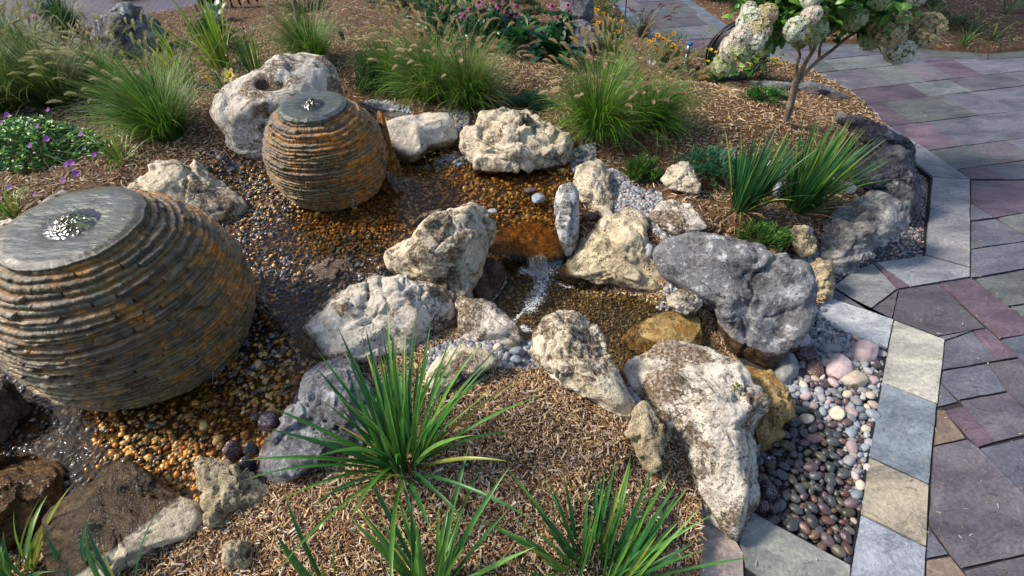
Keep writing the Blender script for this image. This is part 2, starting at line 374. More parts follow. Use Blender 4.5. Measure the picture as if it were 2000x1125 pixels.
# ------------------------------------------------------------------ zones (traced on the photograph, laid on the ground in metres)
PATIO_IN = [(1366,1300),(1366,1125),(1353,968),(1440,1055),(1467,997),(1663,1103),(1681,1005),(1697,893),(1723,747),(1734,681),(1609,633),(1586,613),(1620,560),(1640,545),(1671,526),(1705,513),(1807,499),(1816,407),(1821,345),(1768,300),(1700,252),(1655,222),(1600,190),(1560,165),(1500,148),(1330,130),(1300,112),(1170,-5),(1140,-40),(1120,-60)]
PATIO_OUT = [(1300,-60),(1350,0),(1440,62),(1500,82),(1680,86),(1790,95),(1930,105),(2010,97),(2200,85),(2600,85),(3400,500),(3400,1300)]
PATIO = at(*np.array(PATIO_IN+PATIO_OUT, float).T, 0.)[:, :2]
ROAD = at(*np.array([(-900,170),(0,110),(150,85),(300,45),(400,25),(530,-5),(600,-25),(700,-60),(-900,-60)], float).T, 0.12)[:, :2]
HP = [(640,450,.296),(850,350,.275),(1000,380,.272),(1050,450,.268),(560,560,.309),(520,700,.309),(350,850,.309),(150,850,.309),(60,900,.309),(700,520,.303),(600,620,.300),(450,380,.32),(520,350,.32),(860,300,.31),(680,480,.302),(240,600,.309),(640,300,.3),(-100,700,.3),(-200,900,.32),
 (420,900,.314),(480,860,.312),(250,900,.311),(750,480,.30),
 (1000,540,.06),(1050,600,.06),(1200,620,.06),(1200,690,.06),(1130,590,.06),(1280,650,.05),(1000,620,.06),(980,520,.1),(1060,530,.06),(1330,680,.05),(1250,700,.08),
 (1000,800,.38),(800,900,.40),(600,1000,.38),(900,1050,.36),(1100,950,.33),(1250,1000,.22),(1330,1000,.10),(1300,1125,.10),(1000,1125,.34),(500,1125,.38),(700,1100,.38),(200,1125,.36),(1180,850,.32),(860,730,.37),(950,700,.35),(1020,690,.30),(1340,1100,.05),(1000,1300,.34),(400,1300,.36),(-200,1100,.36),(1100,800,.34),(1290,930,.2),(600,900,.36),(1200,820,.3),
 (1600,750,-.06),(1650,850,-.06),(1550,950,-.07),(1620,1050,-.06),(1700,700,-.05),(1540,690,-.06),(1500,900,-.07),(1480,850,-.06),(1440,700,.02),(1450,950,-.04),
 (1240,390,.33),(1290,450,.33),(1260,500,.28),(1320,560,.22),(1210,350,.34),(1180,450,.28),
 (1400,300,.42),(1350,400,.38),(1450,400,.36),(1500,240,.42),(1540,430,.30),(1600,300,.34),(1300,250,.45),(1450,200,.42),(1350,180,.38),(1620,400,.22),(1560,350,.34),(1590,260,.34),(1560,500,.12),(1500,500,.25),(1580,560,.05),
 (1780,440,-.05),(1810,360,-.05),(1700,500,-.05),(1650,560,-.04),(1730,480,-.05),(1800,400,-.05),(1640,530,0),
 (1000,150,.48),(700,100,.48),(850,50,.42),(600,60,.42),(400,100,.38),(300,300,.43),(150,350,.42),(50,200,.40),(200,150,.36),(1100,50,.35),(450,200,.43),(350,60,.22),(1250,120,.22),(1200,60,.1),(1330,150,.2),(780,250,.42),(900,230,.42),(1100,240,.45),(1200,200,.45),(30,330,.40),(-200,300,.4),(-400,600,.4),(1050,-60,.2),(800,-60,.3),(500,30,.2),(1450,160,.2),(1520,170,.2),(1250,70,.0),
 (1420,30,.0),(1900,60,.02),(1700,60,.0),(1500,20,.0),(2000,20,.05),(2600,30,.05),(1600,-60,.05),(330,400,.38),(380,310,.42),(1150,320,.34),(1130,360,.3)]
HPa = np.array(HP); HW = at(HPa[:, 0], HPa[:, 1], HPa[:, 2])
def hbase(x, y):
    x = np.asarray(x, float); y = np.asarray(y, float); num = 0; den = 0
    for (X, Y, Z) in HW:
        d2 = (x-X)**2+(y-Y)**2+.0015; wgt = d2**-1.7; num = num+wgt*Z; den = den+wgt
    return num/den
def height(x, y):
    z = hbase(x, y); x = np.asarray(x, float); y = np.asarray(y, float)
    P = np.stack([x, y, x*0], -1)
    z = z+.018*fbm(P*2.2, 3, 5)+.008*fbm(P*9, 2, 8)*(z > .335)
    z = np.where(inpoly(x, y, PATIO), -.12, z)
    return np.where(inpoly(x, y, ROAD), -.02, z)
POOL = [(395,330),(560,290),(760,285),(900,290),(1140,330),(1135,400),(1105,470),(1098,500),(1040,512),(985,502),(960,475),(940,540),(760,560),(700,570),(640,640),(610,700),(560,820),(500,930),(420,1010),(250,960),(80,1060),(-300,1060),(-300,480),(200,430),(380,440),(440,400)]
LOWER = [(950,470),(1105,495),(1090,560),(1300,585),(1370,620),(1400,700),(1230,730),(1190,760),(1150,650),(1060,640),(1030,700),(900,600),(905,560)]
GRAVEL = [(1430,640),(1600,600),(1760,660),(1740,760),(1700,1000),(1680,1125),(1440,1060),(1440,720)]
SIDEGR = [(1600,560),(1650,500),(1740,440),(1740,350),(1800,290),(1850,340),(1830,500),(1700,540),(1640,560)]
DRYGR = [[(1185,330),(1215,340),(1240,370),(1290,380),(1300,420),(1380,460),(1330,500),(1290,570),(1330,600),(1370,600),(1360,560),(1300,470),(1250,430),(1190,420),(1180,380)],
         [(708,207),(735,205),(765,210),(800,224),(806,238),(775,232),(740,222)],[(870,230),(920,240),(915,275),(890,300),(800,325),(900,320),(930,310),(880,260)],[(840,700),(880,670),(1060,660),(1060,715),(960,720),(840,745)],[(1110,300),(1160,290),(1165,320),(1120,335)],[(1570,470),(1600,520),(1590,600),(1560,560),(1540,490)],[(1230,730),(1250,790),(1220,800)]]
def zone(P):
    q = proj(P); x, y = q[..., 0], q[..., 1]
    z = np.zeros(x.shape, int)                      # 0 mulch 1 pool 2 lower pool 3 gravel 4 side gravel 5 dry gravel
    for p in DRYGR: z[inpoly(x, y, p)] = 5
    z[inpoly(x, y, SIDEGR)] = 4; z[inpoly(x, y, GRAVEL)] = 3; z[inpoly(x, y, POOL)] = 1; z[inpoly(x, y, LOWER)] = 2
    f = (P-CAM)@FW; z[f < .2] = 0
    return z
xs = np.concatenate([np.linspace(-14, -5, 60, endpoint=False), np.linspace(-5, 5, 440, endpoint=False), np.linspace(5, 14, 60)])
ys = np.concatenate([np.linspace(-1.5, .2, 30, endpoint=False), np.linspace(.2, 5, 230, endpoint=False), np.linspace(5, 16, 130)])
X, Y = np.meshgrid(xs, ys, indexing='ij'); Z = height(X, Y); TP = np.stack([X, Y, Z], -1)
zn = zone(TP); soil = np.array([(.13, .07, .036), (.20, .115, .04), (.20, .14, .06), (.05, .05, .055), (.12, .12, .13), (.14, .14, .15)])
tag(mesh('ground', TP, gridF(len(xs), len(ys)), M['ground'], col=soil[zn.ravel()]), kind='structure')
Vg, Fg = np.array([(-300, -300, -.25), (300, -300, -.25), (300, 300, -.25), (-300, 300, -.25)]), np.array([[0, 1, 2, 3]])
tag(mesh('lawn', Vg, Fg, M['ground'], col=np.tile((.05, .07, .025), (4, 1))), kind='structure')

# ------------------------------------------------------------------ flagstones
def slab(bm, poly, z, th, col, lay, gap=.0032):
    p = np.asarray(poly, float)
    a = .5*np.sum(p[:, 0]*np.roll(p[:, 1], -1)-np.roll(p[:, 0], -1)*p[:, 1])
    if abs(a) < .0015: return
    if a < 0: p = p[::-1]
    # inset by gap
    n = len(p); q = []
    for i in range(n):
        d0 = p[i]-p[i-1]; d1 = p[(i+1) % n]-p[i]; l0 = np.linalg.norm(d0); l1 = np.linalg.norm(d1)
        if l0 < 1e-5 or l1 < 1e-5: continue
        n0 = np.array([-d0[1], d0[0]])/l0; n1 = np.array([-d1[1], d1[0]])/l1; k = max(.6, 1+n0@n1); q.append(p[i]+(n0+n1)/k*gap)
    if len(q) < 3: return
    qq = []
    for i in range(len(q)):
        a_, b_ = q[i], q[(i+1) % len(q)]; L_ = np.linalg.norm(b_-a_); k_ = max(1, int(L_/.05)); nn_ = np.array([-(b_-a_)[1], (b_-a_)[0]])/max(L_, 1e-6)
        for j in range(k_): qq.append(a_+(b_-a_)*j/k_+(nn_*random.gauss(0, .0012) if j else 0))
    q = qq; z = z+random.uniform(-.0025, .0025); vt = [bm.verts.new((x, y, z)) for x, y in q]; lo = [bm.verts.new((x, y, z-th)) for x, y in q]
    f = bm.faces.new(vt); fs = [f]
    for i in range(len(q)):
        j = (i+1) % len(q); fs.append(bm.faces.new((lo[i], lo[j], vt[j], vt[i])))
    for v in vt+lo: v[lay] = (*col, 1)
def slabs(name, items, th=.05, **kw):
    bm = bmesh.new(); lay = bm.verts.layers.float_color.new('col')
    for poly, z, col in items: slab(bm, poly, z, th, col, lay, kw.get('gap', .0045))
    bmesh.ops.triangulate(bm, faces=[f for f in bm.faces if len(f.verts) > 4])
    me = bpy.data.meshes.new(name); bm.to_mesh(me); bm.free(); me.materials.append(M['flag'])
    o = bpy.data.objects.new(name, me); C.objects.link(o); return o
def wp(pts, z=0.): return at(*np.array(pts, float).T, z)[:, :2]
GR, PU, BL, TA, BRN, GN = (.135, .14, .18), (.135, .098, .135), (.125, .15, .19), (.23, .18, .14), (.128, .118, .145), (.14, .155, .165)  # slate tones kept dark: part of the patio's shade is in the colour
lightb = [([(1611,577),(1746,624),(1734,681),(1609,633),(1586,613)], (.46, .50, .55)), ([(1746,625),(1846,663),(1832,790),(1722,747)], (.48, .475, .43)),
 ([(1723,747),(1830,790),(1815,947),(1697,892)], (.21, .25, .31)), ([(1697,893),(1815,947),(1810,1069),(1681,1004)], (.36, .33, .26)), ([(1681,1005),(1810,1069),(1806,1160),(1655,1160)], (.30, .33, .42)),
 ([(1467,997),(1663,1103),(1661,1160),(1530,1160),(1456,1109),(1444,1055)], (.30, .32, .30)), ([(1353,968),(1400,1010),(1438,1055),(1453,1080),(1457,1240),(1372,1240),(1364,1100)], (.60, .50, .44)),
 ([(1709,512),(1807,499),(1895,523),(1895,541),(1780,560)], (.28, .30, .34)), ([(1671,526),(1705,513),(1753,564),(1698,606),(1627,558)], (.25, .26, .28)), ([(1622,560),(1698,607),(1743,623),(1611,577)], GR), ([(1698,607),(1755,565),(1743,622)], BRN), ([(1704,513),(1709,512),(1780,560),(1755,564)], PU),
 ([(1821,345),(1895,350),(1895,425),(1816,407)], (.27, .28, .31)), ([(1816,407),(1895,425),(1895,522),(1807,498)], (.28, .28, .31)),
 ([(1655,222),(1668,208),(1707,227),(1792,279),(1768,300),(1700,252)], (.20, .22, .25)), ([(1792,279),(1896,350),(1821,345),(1768,300)], (.22, .23, .26)),
 ([(1545,158),(1585,147),(1615,165),(1668,208),(1655,222),(1600,190),(1560,165)], (.18, .20, .23)), ([(1500,131),(1570,135),(1585,147),(1545,158),(1500,148)], (.24, .26, .29)), ([(1330,130),(1345,112),(1500,128),(1500,148)], (.14, .16, .20)),
 ([(1140,-40),(1175,-40),(1230,20),(1345,112),(1330,130),(1300,112),(1170,-5)], (.13, .17, .23)), ([(1295,-40),(1330,-40),(1350,0),(1440,62),(1425,70),(1330,0)], (.13, .17, .23)),
 ([(1440,62),(1500,82),(1680,86),(1680,98),(1500,96),(1425,70)], (.12, .14, .16)), ([(1680,86),(1790,95),(1930,105),(1930,117),(1790,108),(1680,98)], (.12, .135, .13)), ([(1930,105),(2100,90),(2100,103),(1930,117)], (.12, .135, .12))]
items = [(wp(p), .0, c) for p, c in lightb]
tag(slabs('border_pavers', items, .09), kind='structure')
inner = [([(1743,623),(1755,565),(1833,553),(1926,641),(1833,656)], BRN), ([(1835,552),(1897,542),(2012,632),(2012,653),(1956,661)], PU), ([(1846,665),(1899,646),(1953,704),(1841,722)], GR), ([(1833,656),(1899,645),(1846,665)], GR), ([(1901,645),(1927,641),(1990,698),(1952,704)], PU),
 ([(1956,662),(2012,652),(2012,714),(1992,697)], BL), ([(1841,724),(1929,709),(1968,764),(1876,781),(1838,745)], GR), ([(1929,709),(1990,699),(2012,720),(2012,805),(1968,764)], BRN), ([(1876,782),(1967,766),(2012,810),(2012,849),(1945,864)], BRN), ([(1846,801),(1883,792),(1945,864),(1913,874)], PU),
 ([(1831,798),(1846,801),(1888,857),(1826,870)], TA), ([(1824,871),(1888,857),(2012,985),(2012,1082),(1881,1111),(1815,1024)], BRN), ([(1888,857),(1913,875),(2012,975),(2012,985)], GR), ([(1913,875),(2012,853),(2012,975)], GR), ([(1813,1027),(1855,1084),(1811,1091)], GR), ([(1811,1092),(1856,1085),(1900,1140),(1808,1140)], TA), ([(1883,1113),(2012,1083),(2012,1240),(1960,1240)], BRN), ([(1837,748),(1873,785),(1832,794)], GR),
 ([(1896,352),(2012,352),(2012,413),(1943,425),(1896,394)], PU), ([(1896,397),(1943,425),(1896,431)], GR), ([(1897,432),(1945,427),(2012,466),(2012,470),(1919,482),(1897,466)], GR), ([(1949,425),(2012,413),(2012,464)], GN), ([(1897,487),(2012,471),(2012,523),(1917,540),(1897,521)], GR), ([(1897,468),(1917,483),(1897,486)], GN), ([(1905,544),(2012,525),(2012,592),(1970,598)], GN), ([(1974,599),(2012,593),(2012,628)], GN), ([(1897,524),(1916,541),(1897,542)], GR)]
items = [(wp(p), .0, np.array(c)*random.uniform(.85, 1.12)) for p, c in inner]
def clip(subj, rect):
    out = [np.array(p) for p in subj]
    for i in range(4):
        a, b = rect[i], rect[(i+1) % 4]; inp = out; out = []
        if not inp: return []
        s_ = lambda p: (b[0]-a[0])*(p[1]-a[1])-(b[1]-a[1])*(p[0]-a[0])
        for k in range(len(inp)):
            P, Q = inp[k-1], inp[k]; sp, sq = s_(P), s_(Q)
            if (sp >= 0) != (sq >= 0): out.append(P+(Q-P)*(sp/(sp-sq)))
            if sq >= 0: out.append(Q)
    return out
far = wp([(1896,350),(1792,279),(1707,227),(1668,208),(1615,165),(1585,147),(1570,135),(1500,128),(1345,112),(1230,20),(1175,-40),(1295,-40),(1330,0),(1425,70),(1500,96),(1680,98),(1790,108),(1930,117),(2100,103),(2400,100),(2900,350)])
near = wp([(2013,352),(3000,352),(3000,1240),(2013,1240)]); low = wp([(1458,1160),(1800,1160),(2012,1240),(2012,1700),(1458,1700)])
ang = math.radians(12.2); d1 = np.array([math.cos(ang), math.sin(ang)]); d2 = np.array([-d1[1], d1[0]])
rr = random.Random(5); v = -8.
while v < 20:
    hh = rr.choice([.32, .46, .6]); u = -6+rr.random()
    while u < 16:
        ww = rr.choice([.4, .55, .75, .95]); sp = [(u, v, ww, hh)]
        if hh > .55 and rr.random() < .5: sp = [(u, v, ww, hh*.5), (u, v+hh*.5, ww, hh*.5)]
        for (a, b, c_, h_) in sp:
            rect = [d1*x+d2*y for x, y in ((a, b), (a+c_, b), (a+c_, b+h_), (a, b+h_))]
            col = np.array(rr.choice([GR, PU, BL, BRN, GN, GR, PU, BRN]))*rr.uniform(.7, 1.15)
            for reg in (far, near, low):
                pl = clip(reg, rect)
                if len(pl) >= 3: items.append((pl, .0, col))
        u += ww
    v += hh
tag(slabs('patio', items, .09, gap=.005), kind='structure')
jb = mesh('paving_joints', np.c_[PATIO, np.full(len(PATIO), -.014)], [list(range(len(PATIO)))], mat_flat('joint_sand', (.03, .03, .035), .95)); tag(jb, kind='structure')
tag(mesh('road', np.c_[ROAD, np.full(len(ROAD), .12)], [list(range(len(ROAD)))], M['brick']), kind='structure')
ed = wp([(1467,997),(1663,1103),(1681,1005),(1697,893),(1723,747),(1734,681),(1609,633)], .006)
parts = []
def strip(pts, w_, h_, z0):
    V = []; 
    pts = np.asarray(pts)
    for i, p in enumerate(pts):
        t = pts[min(i+1, len(pts)-1)]-pts[max(i-1, 0)]; t = t/np.linalg.norm(t); n_ = np.array([-t[1], t[0]])*w_
        for s_ in (-1, 1):
            for z in (z0, z0+h_): V.append((*(p+n_*s_), z))
    F = []
    for i in range(len(pts)-1):
        a = i*4; b = a+4; F += [[a, b, b+1, a+1], [a+1, b+1, b+3, a+3], [a+3, b+3, b+2, a+2]]
    F += [[0, 1, 3, 2], [len(V)-4, len(V)-2, len(V)-1, len(V)-3]]
    return np.array(V, float), F
V1, F1 = strip(ed, .004, .075, -.08); V2, F2 = strip(wp([(1671,525),(1705,512),(1806,498),(1815,407),(1820,345),(1766,301)], .0), .002, .070, -.08)
tag(mesh('metal_edging', *join([(V1, F1), (V2, F2)]), M['edging'], smooth=False), 'thin dark metal edging strip holding the gravel back from the pale pavers', 'edging')
V, F = strip(wp([(120,93),(320,42),(420,20),(540,-8),(640,-30)], .13), .06, .16, .0)
tag(mesh('kerb', V, F, M['kerb'], smooth=False), kind='structure')

# ------------------------------------------------------------------ boulders
def outline_radius(poly, n=720):
    p = np.asarray(poly, float); a = p-np.roll(p, 1, 0)
    A = .5*np.sum(np.roll(p, 1, 0)[:, 0]*p[:, 1]-p[:, 0]*np.roll(p, 1, 0)[:, 1])
    cr = np.roll(p, 1, 0)[:, 0]*p[:, 1]-p[:, 0]*np.roll(p, 1, 0)[:, 1]
    c = np.array([np.sum((np.roll(p, 1, 0)[:, 0]+p[:, 0])*cr), np.sum((np.roll(p, 1, 0)[:, 1]+p[:, 1])*cr)])/(6*A)
    th = np.linspace(0, 2*math.pi, n, endpoint=False); D = np.stack([np.cos(th), np.sin(th)], -1); R = np.zeros(n)
    for i in range(len(p)):
        P0 = p[i-1]-c; E = p[i]-p[i-1]; det = D[:, 0]*(-E[1])+D[:, 1]*E[0]
        det = np.where(np.abs(det) < 1e-9, 1e-9, det)
        t = (P0[0]*(-E[1])+P0[1]*E[0])/det; s = (D[:, 0]*P0[1]-D[:, 1]*P0[0])/det
        ok = (t > 0) & (s >= -1e-6) & (s <= 1+1e-6); R = np.where(ok, np.maximum(R, t), R)
    k = np.hanning(19); k /= k.sum(); R = np.convolve(np.r_[R[-9:], R, R[:9]], k, 'valid')
    return c, R
RK = {}
def rock(name, outline, zb, zt, mat, label, cat='boulder', thick=.75, sub=5, rough=1., facets=14, wetz=None, wetw=.06, seed=None, wet_or_shade_fn=None, dents=(), parent=None, strata=0, origin=None, group=None):
    seed = seed if seed is not None else len(RK)*7+3; rs = np.random.default_rng(seed)
    T, F = ico(sub); p = T.copy()
    D = norm(rs.normal(size=(facets, 3))); hh = rs.uniform(.60, .92, facets)
    dots = p@D.T; k = np.min(np.where(dots > 0, hh/np.maximum(dots, 1e-6), 9), axis=1); k = np.minimum(k, 1.)
    k = .06+.94*k; p = p*k[:, None]
    c, R = outline_radius(outline); R = R*1.025
    psi = np.arctan2(p[:, 1], p[:, 0]) % (2*math.pi); rho = np.hypot(p[:, 0], p[:, 1])
    nb = 60; bi = np.minimum((psi/(2*math.pi)*nb).astype(int), nb-1); mx = np.zeros(nb); np.maximum.at(mx, bi, rho); mx = (mx+.5*np.roll(mx, 1)+.5*np.roll(mx, -1))/2
    rho = rho/np.interp(psi/(2*math.pi)*nb, np.arange(-.5, nb+1), np.r_[mx[-1], mx, mx[0]])
    ix = psi/(2*math.pi)*720; i0 = np.floor(ix).astype(int) % 720; fr = ix-np.floor(ix); Rv = R[i0]*(1-fr)+R[(i0+1) % 720]*fr
    q = c+np.stack([np.cos(psi), np.sin(psi)], -1)*(rho*Rv)[:, None]
    ol = np.asarray(outline, float); b_ = ol[np.argmax(ol[:, 1])]; t_ = ol[np.argmin(ol[:, 1])]
    Pb = at(b_[0], b_[1], zb-.01); Pt = at(t_[0], t_[1], zt); rc = norm(ray(*c)); hv = norm(np.cross(rc, [0, 0, 1.]))
    n = norm(np.cross(Pt-Pb, hv)); r = ray(q[:, 0], q[:, 1]); tt = ((Pb-CAM)@n)/(r@n); tt = np.clip(tt, 0, 40)
    dist = tt*np.linalg.norm(r, axis=1); rad = math.sqrt(np.mean(R**2))*np.median(tt)/FPX
    rn = norm(r); z = p[:, 2]; th_ = rad*thick
    # the near half bulges up and towards the viewer, the far half sinks into the soil
    P = CAM+rn*(dist-z*th_*np.where(z > 0, 1, 1.1))[:, None]
    Nn = vnormals(P, F); 
    if np.mean(np.sum(Nn*(P-P.mean(0)), 1)) < 0: F = F[:, ::-1]; Nn = -Nn
    o = rs.uniform(-50, 50, 3); s = max(rad, .03); Q = P/s+o
    chip = 0
    if rough > .45:
        Tw = norm(T+.16*np.stack([perlin(T*2.6+o, seed+k) for k in (31, 32, 33)], -1)+.03*np.stack([perlin(T*9+o, seed+k) for k in (34, 35, 36)], -1))
        for m_c, ca, ga, gv in ((22, .026, .12, .028), (120, .017, .11, .010)):
            Sd = norm(rs.normal(size=(m_c, 3))); cc_ = rs.uniform(-ca, ca, m_c); gg = rs.normal(0, ga, (m_c, 3)); dt = Tw@Sd.T; i2 = np.argpartition(-dt, 1, axis=1)[:, :2]
            a_ = np.take_along_axis(dt, i2, 1); sw = a_[:, 0] < a_[:, 1]; i2[sw] = i2[sw][:, ::-1]; a_ = np.sort(a_, 1)[:, ::-1]
            wq = sstep(0, .035 if m_c < 50 else .012, a_[:, 0]-a_[:, 1]); v1 = cc_[i2[:, 0]]+np.sum(gg[i2[:, 0]]*(Tw-Sd[i2[:, 0]]), 1); v2 = cc_[i2[:, 1]]+np.sum(gg[i2[:, 1]]*(Tw-Sd[i2[:, 1]]), 1)
            chip = chip+v1*(.5+.5*wq)+v2*(.5-.5*wq)-gv*(1-sstep(0, .010 if m_c < 50 else .006, a_[:, 0]-a_[:, 1]))*(rs.random(m_c) < .6)[i2[:, 0]]
    rg = 1-2*np.abs(perlin(Q*2.2+.35*fbm(Q*4, 2, seed+8)[:, None], seed+6)); msk = sstep(-.1, .25, perlin(Q*1.1, seed+15))
    d = .030*fbm(Q*1.3, 3, seed)+.020*ridge(Q*2.6, 3, seed+5)+chip
    d = d+.022*fbm(Q*7, 4, seed+9)-.085*sstep(.88, 1., rg)*msk+.012*ridge(Q*13, 3, seed+2)
    if strata: d = d+strata*np.abs(((P[:, 2]/s*4+fbm(Q, 2, seed)*1.2) % 1)-.5)
    pn = fbm(Q*6, 2, seed+3); d = d-.05*np.clip(pn-.15, 0, 1)*(1.5 if rough > 1 else 1)
    P = P+Nn*(d*s*rough)[:, None]
    for (dx, dy, rx, ry, dp) in dents:
        q2 = proj(P); e = ((q2[:, 0]-dx)/rx)**2+((q2[:, 1]-dy)/ry)**2; front = (z > 0)
        P = P-np.array([0, 0, 1.])*(dp*(1-sstep(.25, 1.15, e))*front)[:, None]
    wet = .50*(1-sstep(zb, zb+.45*max(zt-zb, .05), P[:, 2])) if wetz is None and wet_or_shade_fn is None else np.zeros(len(P))
    if wetz is not None: wet = 1-sstep(wetz-wetw, wetz+wetw, P[:, 2])
    if wet_or_shade_fn is not None: q2 = proj(P); wet = np.maximum(wet, wet_or_shade_fn(q2[:, 0], q2[:, 1]))
    cen = P.mean(0) if origin is None else origin
    if parent is not None: ob = mesh(name, P-np.array(parent.location), F, mat, parent=parent, attrs={'wet': wet})
    else:
        ob = mesh(name, P, F, mat, origin=cen, attrs={'wet': wet}); tag(ob, label, cat, group)
    RK[label or name] = ob
    return ob
half = lambda x0, y0, nx, ny, wd=40: (lambda x, y: sstep(-wd, wd, (x-x0)*nx+(y-y0)*ny))
B = 'boulder'
rock(B, [(415,215),(425,190),(455,165),(500,150),(535,125),(560,110),(590,105),(620,112),(640,130),(652,155),(664,170),(672,190),(668,235),(600,292),(520,312),(480,300),(455,285),(438,255),(420,235)], .33, .80, M['white'], 'big pale limestone boulder with a hollow, behind the smaller stone sphere', sub=6, thick=.7, rough=.5, facets=9, seed=12, dents=[(527,163,36,14,.055)], wet_or_shade_fn=lambda x, y: .95*np.clip(1.5-((x-527)/32)**2-((y-166)/13)**2, 0, 1))  # shade inside the hollow is put into the colour through the wet mask
rock(B, [(240,372),(300,330),(345,315),(385,325),(420,345),(455,375),(485,405),(470,428),(440,445),(400,450),(350,450),(280,440)], .32, .56, M['cream'], 'broad cream boulder just behind the larger stone sphere', sub=6, thick=.6, rough=.8)
rock(B, [(748,240),(800,228),(840,220),(870,220),(885,235),(895,270),(880,285),(850,290),(820,310),(800,322),(775,318),(758,295),(745,262)], .31, .56, M['smooth'], 'smooth brown-footed boulder right of the smaller sphere', wetz=.44, wetw=.12, rough=.5, facets=14)
rock(B, [(902,265),(935,240),(950,222),(985,218),(1010,225),(1050,238),(1085,255),(1115,280),(1127,305),(1115,325),(1090,342),(1050,335),(1000,327),(960,328),(930,305),(915,285)], .31, .56, M['cream'], 'craggy ledged boulder at the back edge of the upper pool', sub=6, rough=1.25, strata=.22, wetz=.36, wetw=.05)
rock(B, [(1150,312),(1175,315),(1190,345),(1200,385),(1190,417),(1165,414),(1135,402),(1122,372),(1128,345),(1130,330)], .29, .44, M['cream'], 'cream stone right of the upper pool beside dry gravel', rough=.9)
rock(B, [(1085,385),(1098,365),(1115,358),(1128,375),(1131,420),(1128,470),(1120,497),(1106,500),(1094,475),(1086,430)], .24, .50, M['mottled'], 'narrow upright black and white stone beside the waterfall', thick=.9, rough=.8)
rock(B, [(755,505),(770,480),(800,460),(830,432),(870,408),(920,400),(945,415),(968,435),(960,465),(948,500),(940,530),(920,560),(905,580),(880,562),(840,548),(800,538),(765,522)], .16, .60, M['cream'], 'large brown-flecked cream boulder left of the waterfall', sub=6, thick=.7, facets=12)
rock(B, [(600,655),(640,600),(680,560),(730,540),(790,545),(850,560),(885,580),(898,610),(897,650),(880,672),(840,688),(810,705),(760,700),(700,705),(640,695),(602,682)], .28, .50, M['white'], 'wide pale boulder with brown crust behind the spiky green clump', sub=6, wet_or_shade_fn=half(640, 690, -.8, .5, 60), thick=.6)
rock(B, [(898,592),(912,580),(940,582),(975,600),(1005,630),(1020,655),(1012,674),(970,680),(920,677),(897,668)], .30, .44, M['white'], 'rounded white boulder at the near edge of the lower pool', rough=.8)
rock(B, [(1043,690),(1050,650),(1062,625),(1085,612),(1125,610),(1150,630),(1170,660),(1185,690),(1195,730),(1215,765),(1237,800),(1225,810),(1190,792),(1140,767),(1090,747),(1050,717)], .26, .52, M['cream'], 'grooved cone-shaped boulder at the tip of the mulch bed', sub=6, rough=1.1)
rock(B, [(1222,720),(1250,695),(1300,685),(1350,678),(1390,685),(1430,700),(1462,725),(1478,760),(1482,800),(1475,850),(1478,900),(1470,960),(1460,1010),(1440,1052),(1420,1035),(1380,1005),(1340,975),(1310,930),(1300,880),(1290,830),(1270,800),(1240,770)], .0, .34, M['white'], 'huge pitted white boulder with a tiny succulent, in front of the golden wet stone', sub=6, thick=.55, rough=.9, facets=14)
rock(B, [(1240,800),(1262,788),(1280,805),(1290,835),(1302,860),(1295,890),(1270,917),(1245,907),(1228,885),(1222,850),(1230,825)], .22, .40, M['tufa'], 'small knobbly beige rock on the mulch against the huge pitted boulder', 'rock', rough=1.7, thick=.85)
rock(B, [(1285,490),(1320,465),(1370,457),(1420,460),(1470,475),(1530,500),(1570,525),(1590,565),(1590,610),(1570,650),(1530,690),(1505,718),(1470,714),(1420,692),(1380,670),(1365,640),(1360,600),(1330,560),(1290,530)], -.04, .46, M['bluegrey'], 'largest dark grey boulder with white lichen beside the gravel bed', sub=6, thick=.65, wetz=.15, wetw=.035, rough=.75, facets=10)
rock(B, [(1075,537),(1100,510),(1140,480),(1165,455),(1190,430),(1230,420),(1255,440),(1265,470),(1262,492),(1290,530),(1312,555),(1305,583),(1280,578),(1240,575),(1190,572),(1150,562),(1110,562),(1080,552)], .12, .40, M['ochre'], 'flat pitted ochre rock on the right bank of the waterfall', sub=6, thick=.6, rough=1.1, wetz=.17, wetw=.03, wet_or_shade_fn=half(1110, 540, -.9, .3, 45))
rock(B, [(1302,580),(1320,567),(1350,563),(1370,570),(1371,590),(1355,614),(1345,619),(1320,607),(1303,597)], .20, .30, M['white'], 'small pale stone leaning on the largest dark boulder', 'rock')
rock(B, [(1210,662),(1240,635),(1290,612),(1330,605),(1365,618),(1372,650),(1368,675),(1330,685),(1280,692),(1230,682)], .11, .15, M['gold'], 'flat golden wet slab at the outlet of the lower pool', 'rock', thick=.25, rough=.35)
rock(B, [(1455,715),(1500,728),(1530,755),(1550,785),(1547,815),(1522,848),(1500,875),(1478,892),(1465,830),(1455,770)], -.06, .13, M['gold'], 'golden brown wet boulder water runs down onto the gravel bed', sub=6, rough=1.1, thick=.8)
rock(B, [(1275,425),(1290,400),(1315,390),(1345,400),(1370,425),(1381,445),(1360,457),(1330,462),(1300,450)], .36, .46, M['white'], 'low white rock on dry gravel above the largest dark boulder', 'rock', thick=.6)
rock(B, [(1290,352),(1305,328),(1330,315),(1345,315),(1355,335),(1367,360),(1365,381),(1340,379),(1310,367)], .39, .54, M['cream'], 'small pointed cream rock between two low green junipers', 'rock', thick=.7)
rock(B, [(1580,500),(1592,455),(1635,412),(1680,388),(1725,378),(1762,392),(1770,430),(1735,466),(1692,500),(1652,528),(1630,542),(1600,535)], -.03, .36, M['grey'], 'long grey edge boulder below the black pitted boulder', sub=6, thick=.6, strata=.15, wet_or_shade_fn=half(1585, 300, 0, -1, 4))
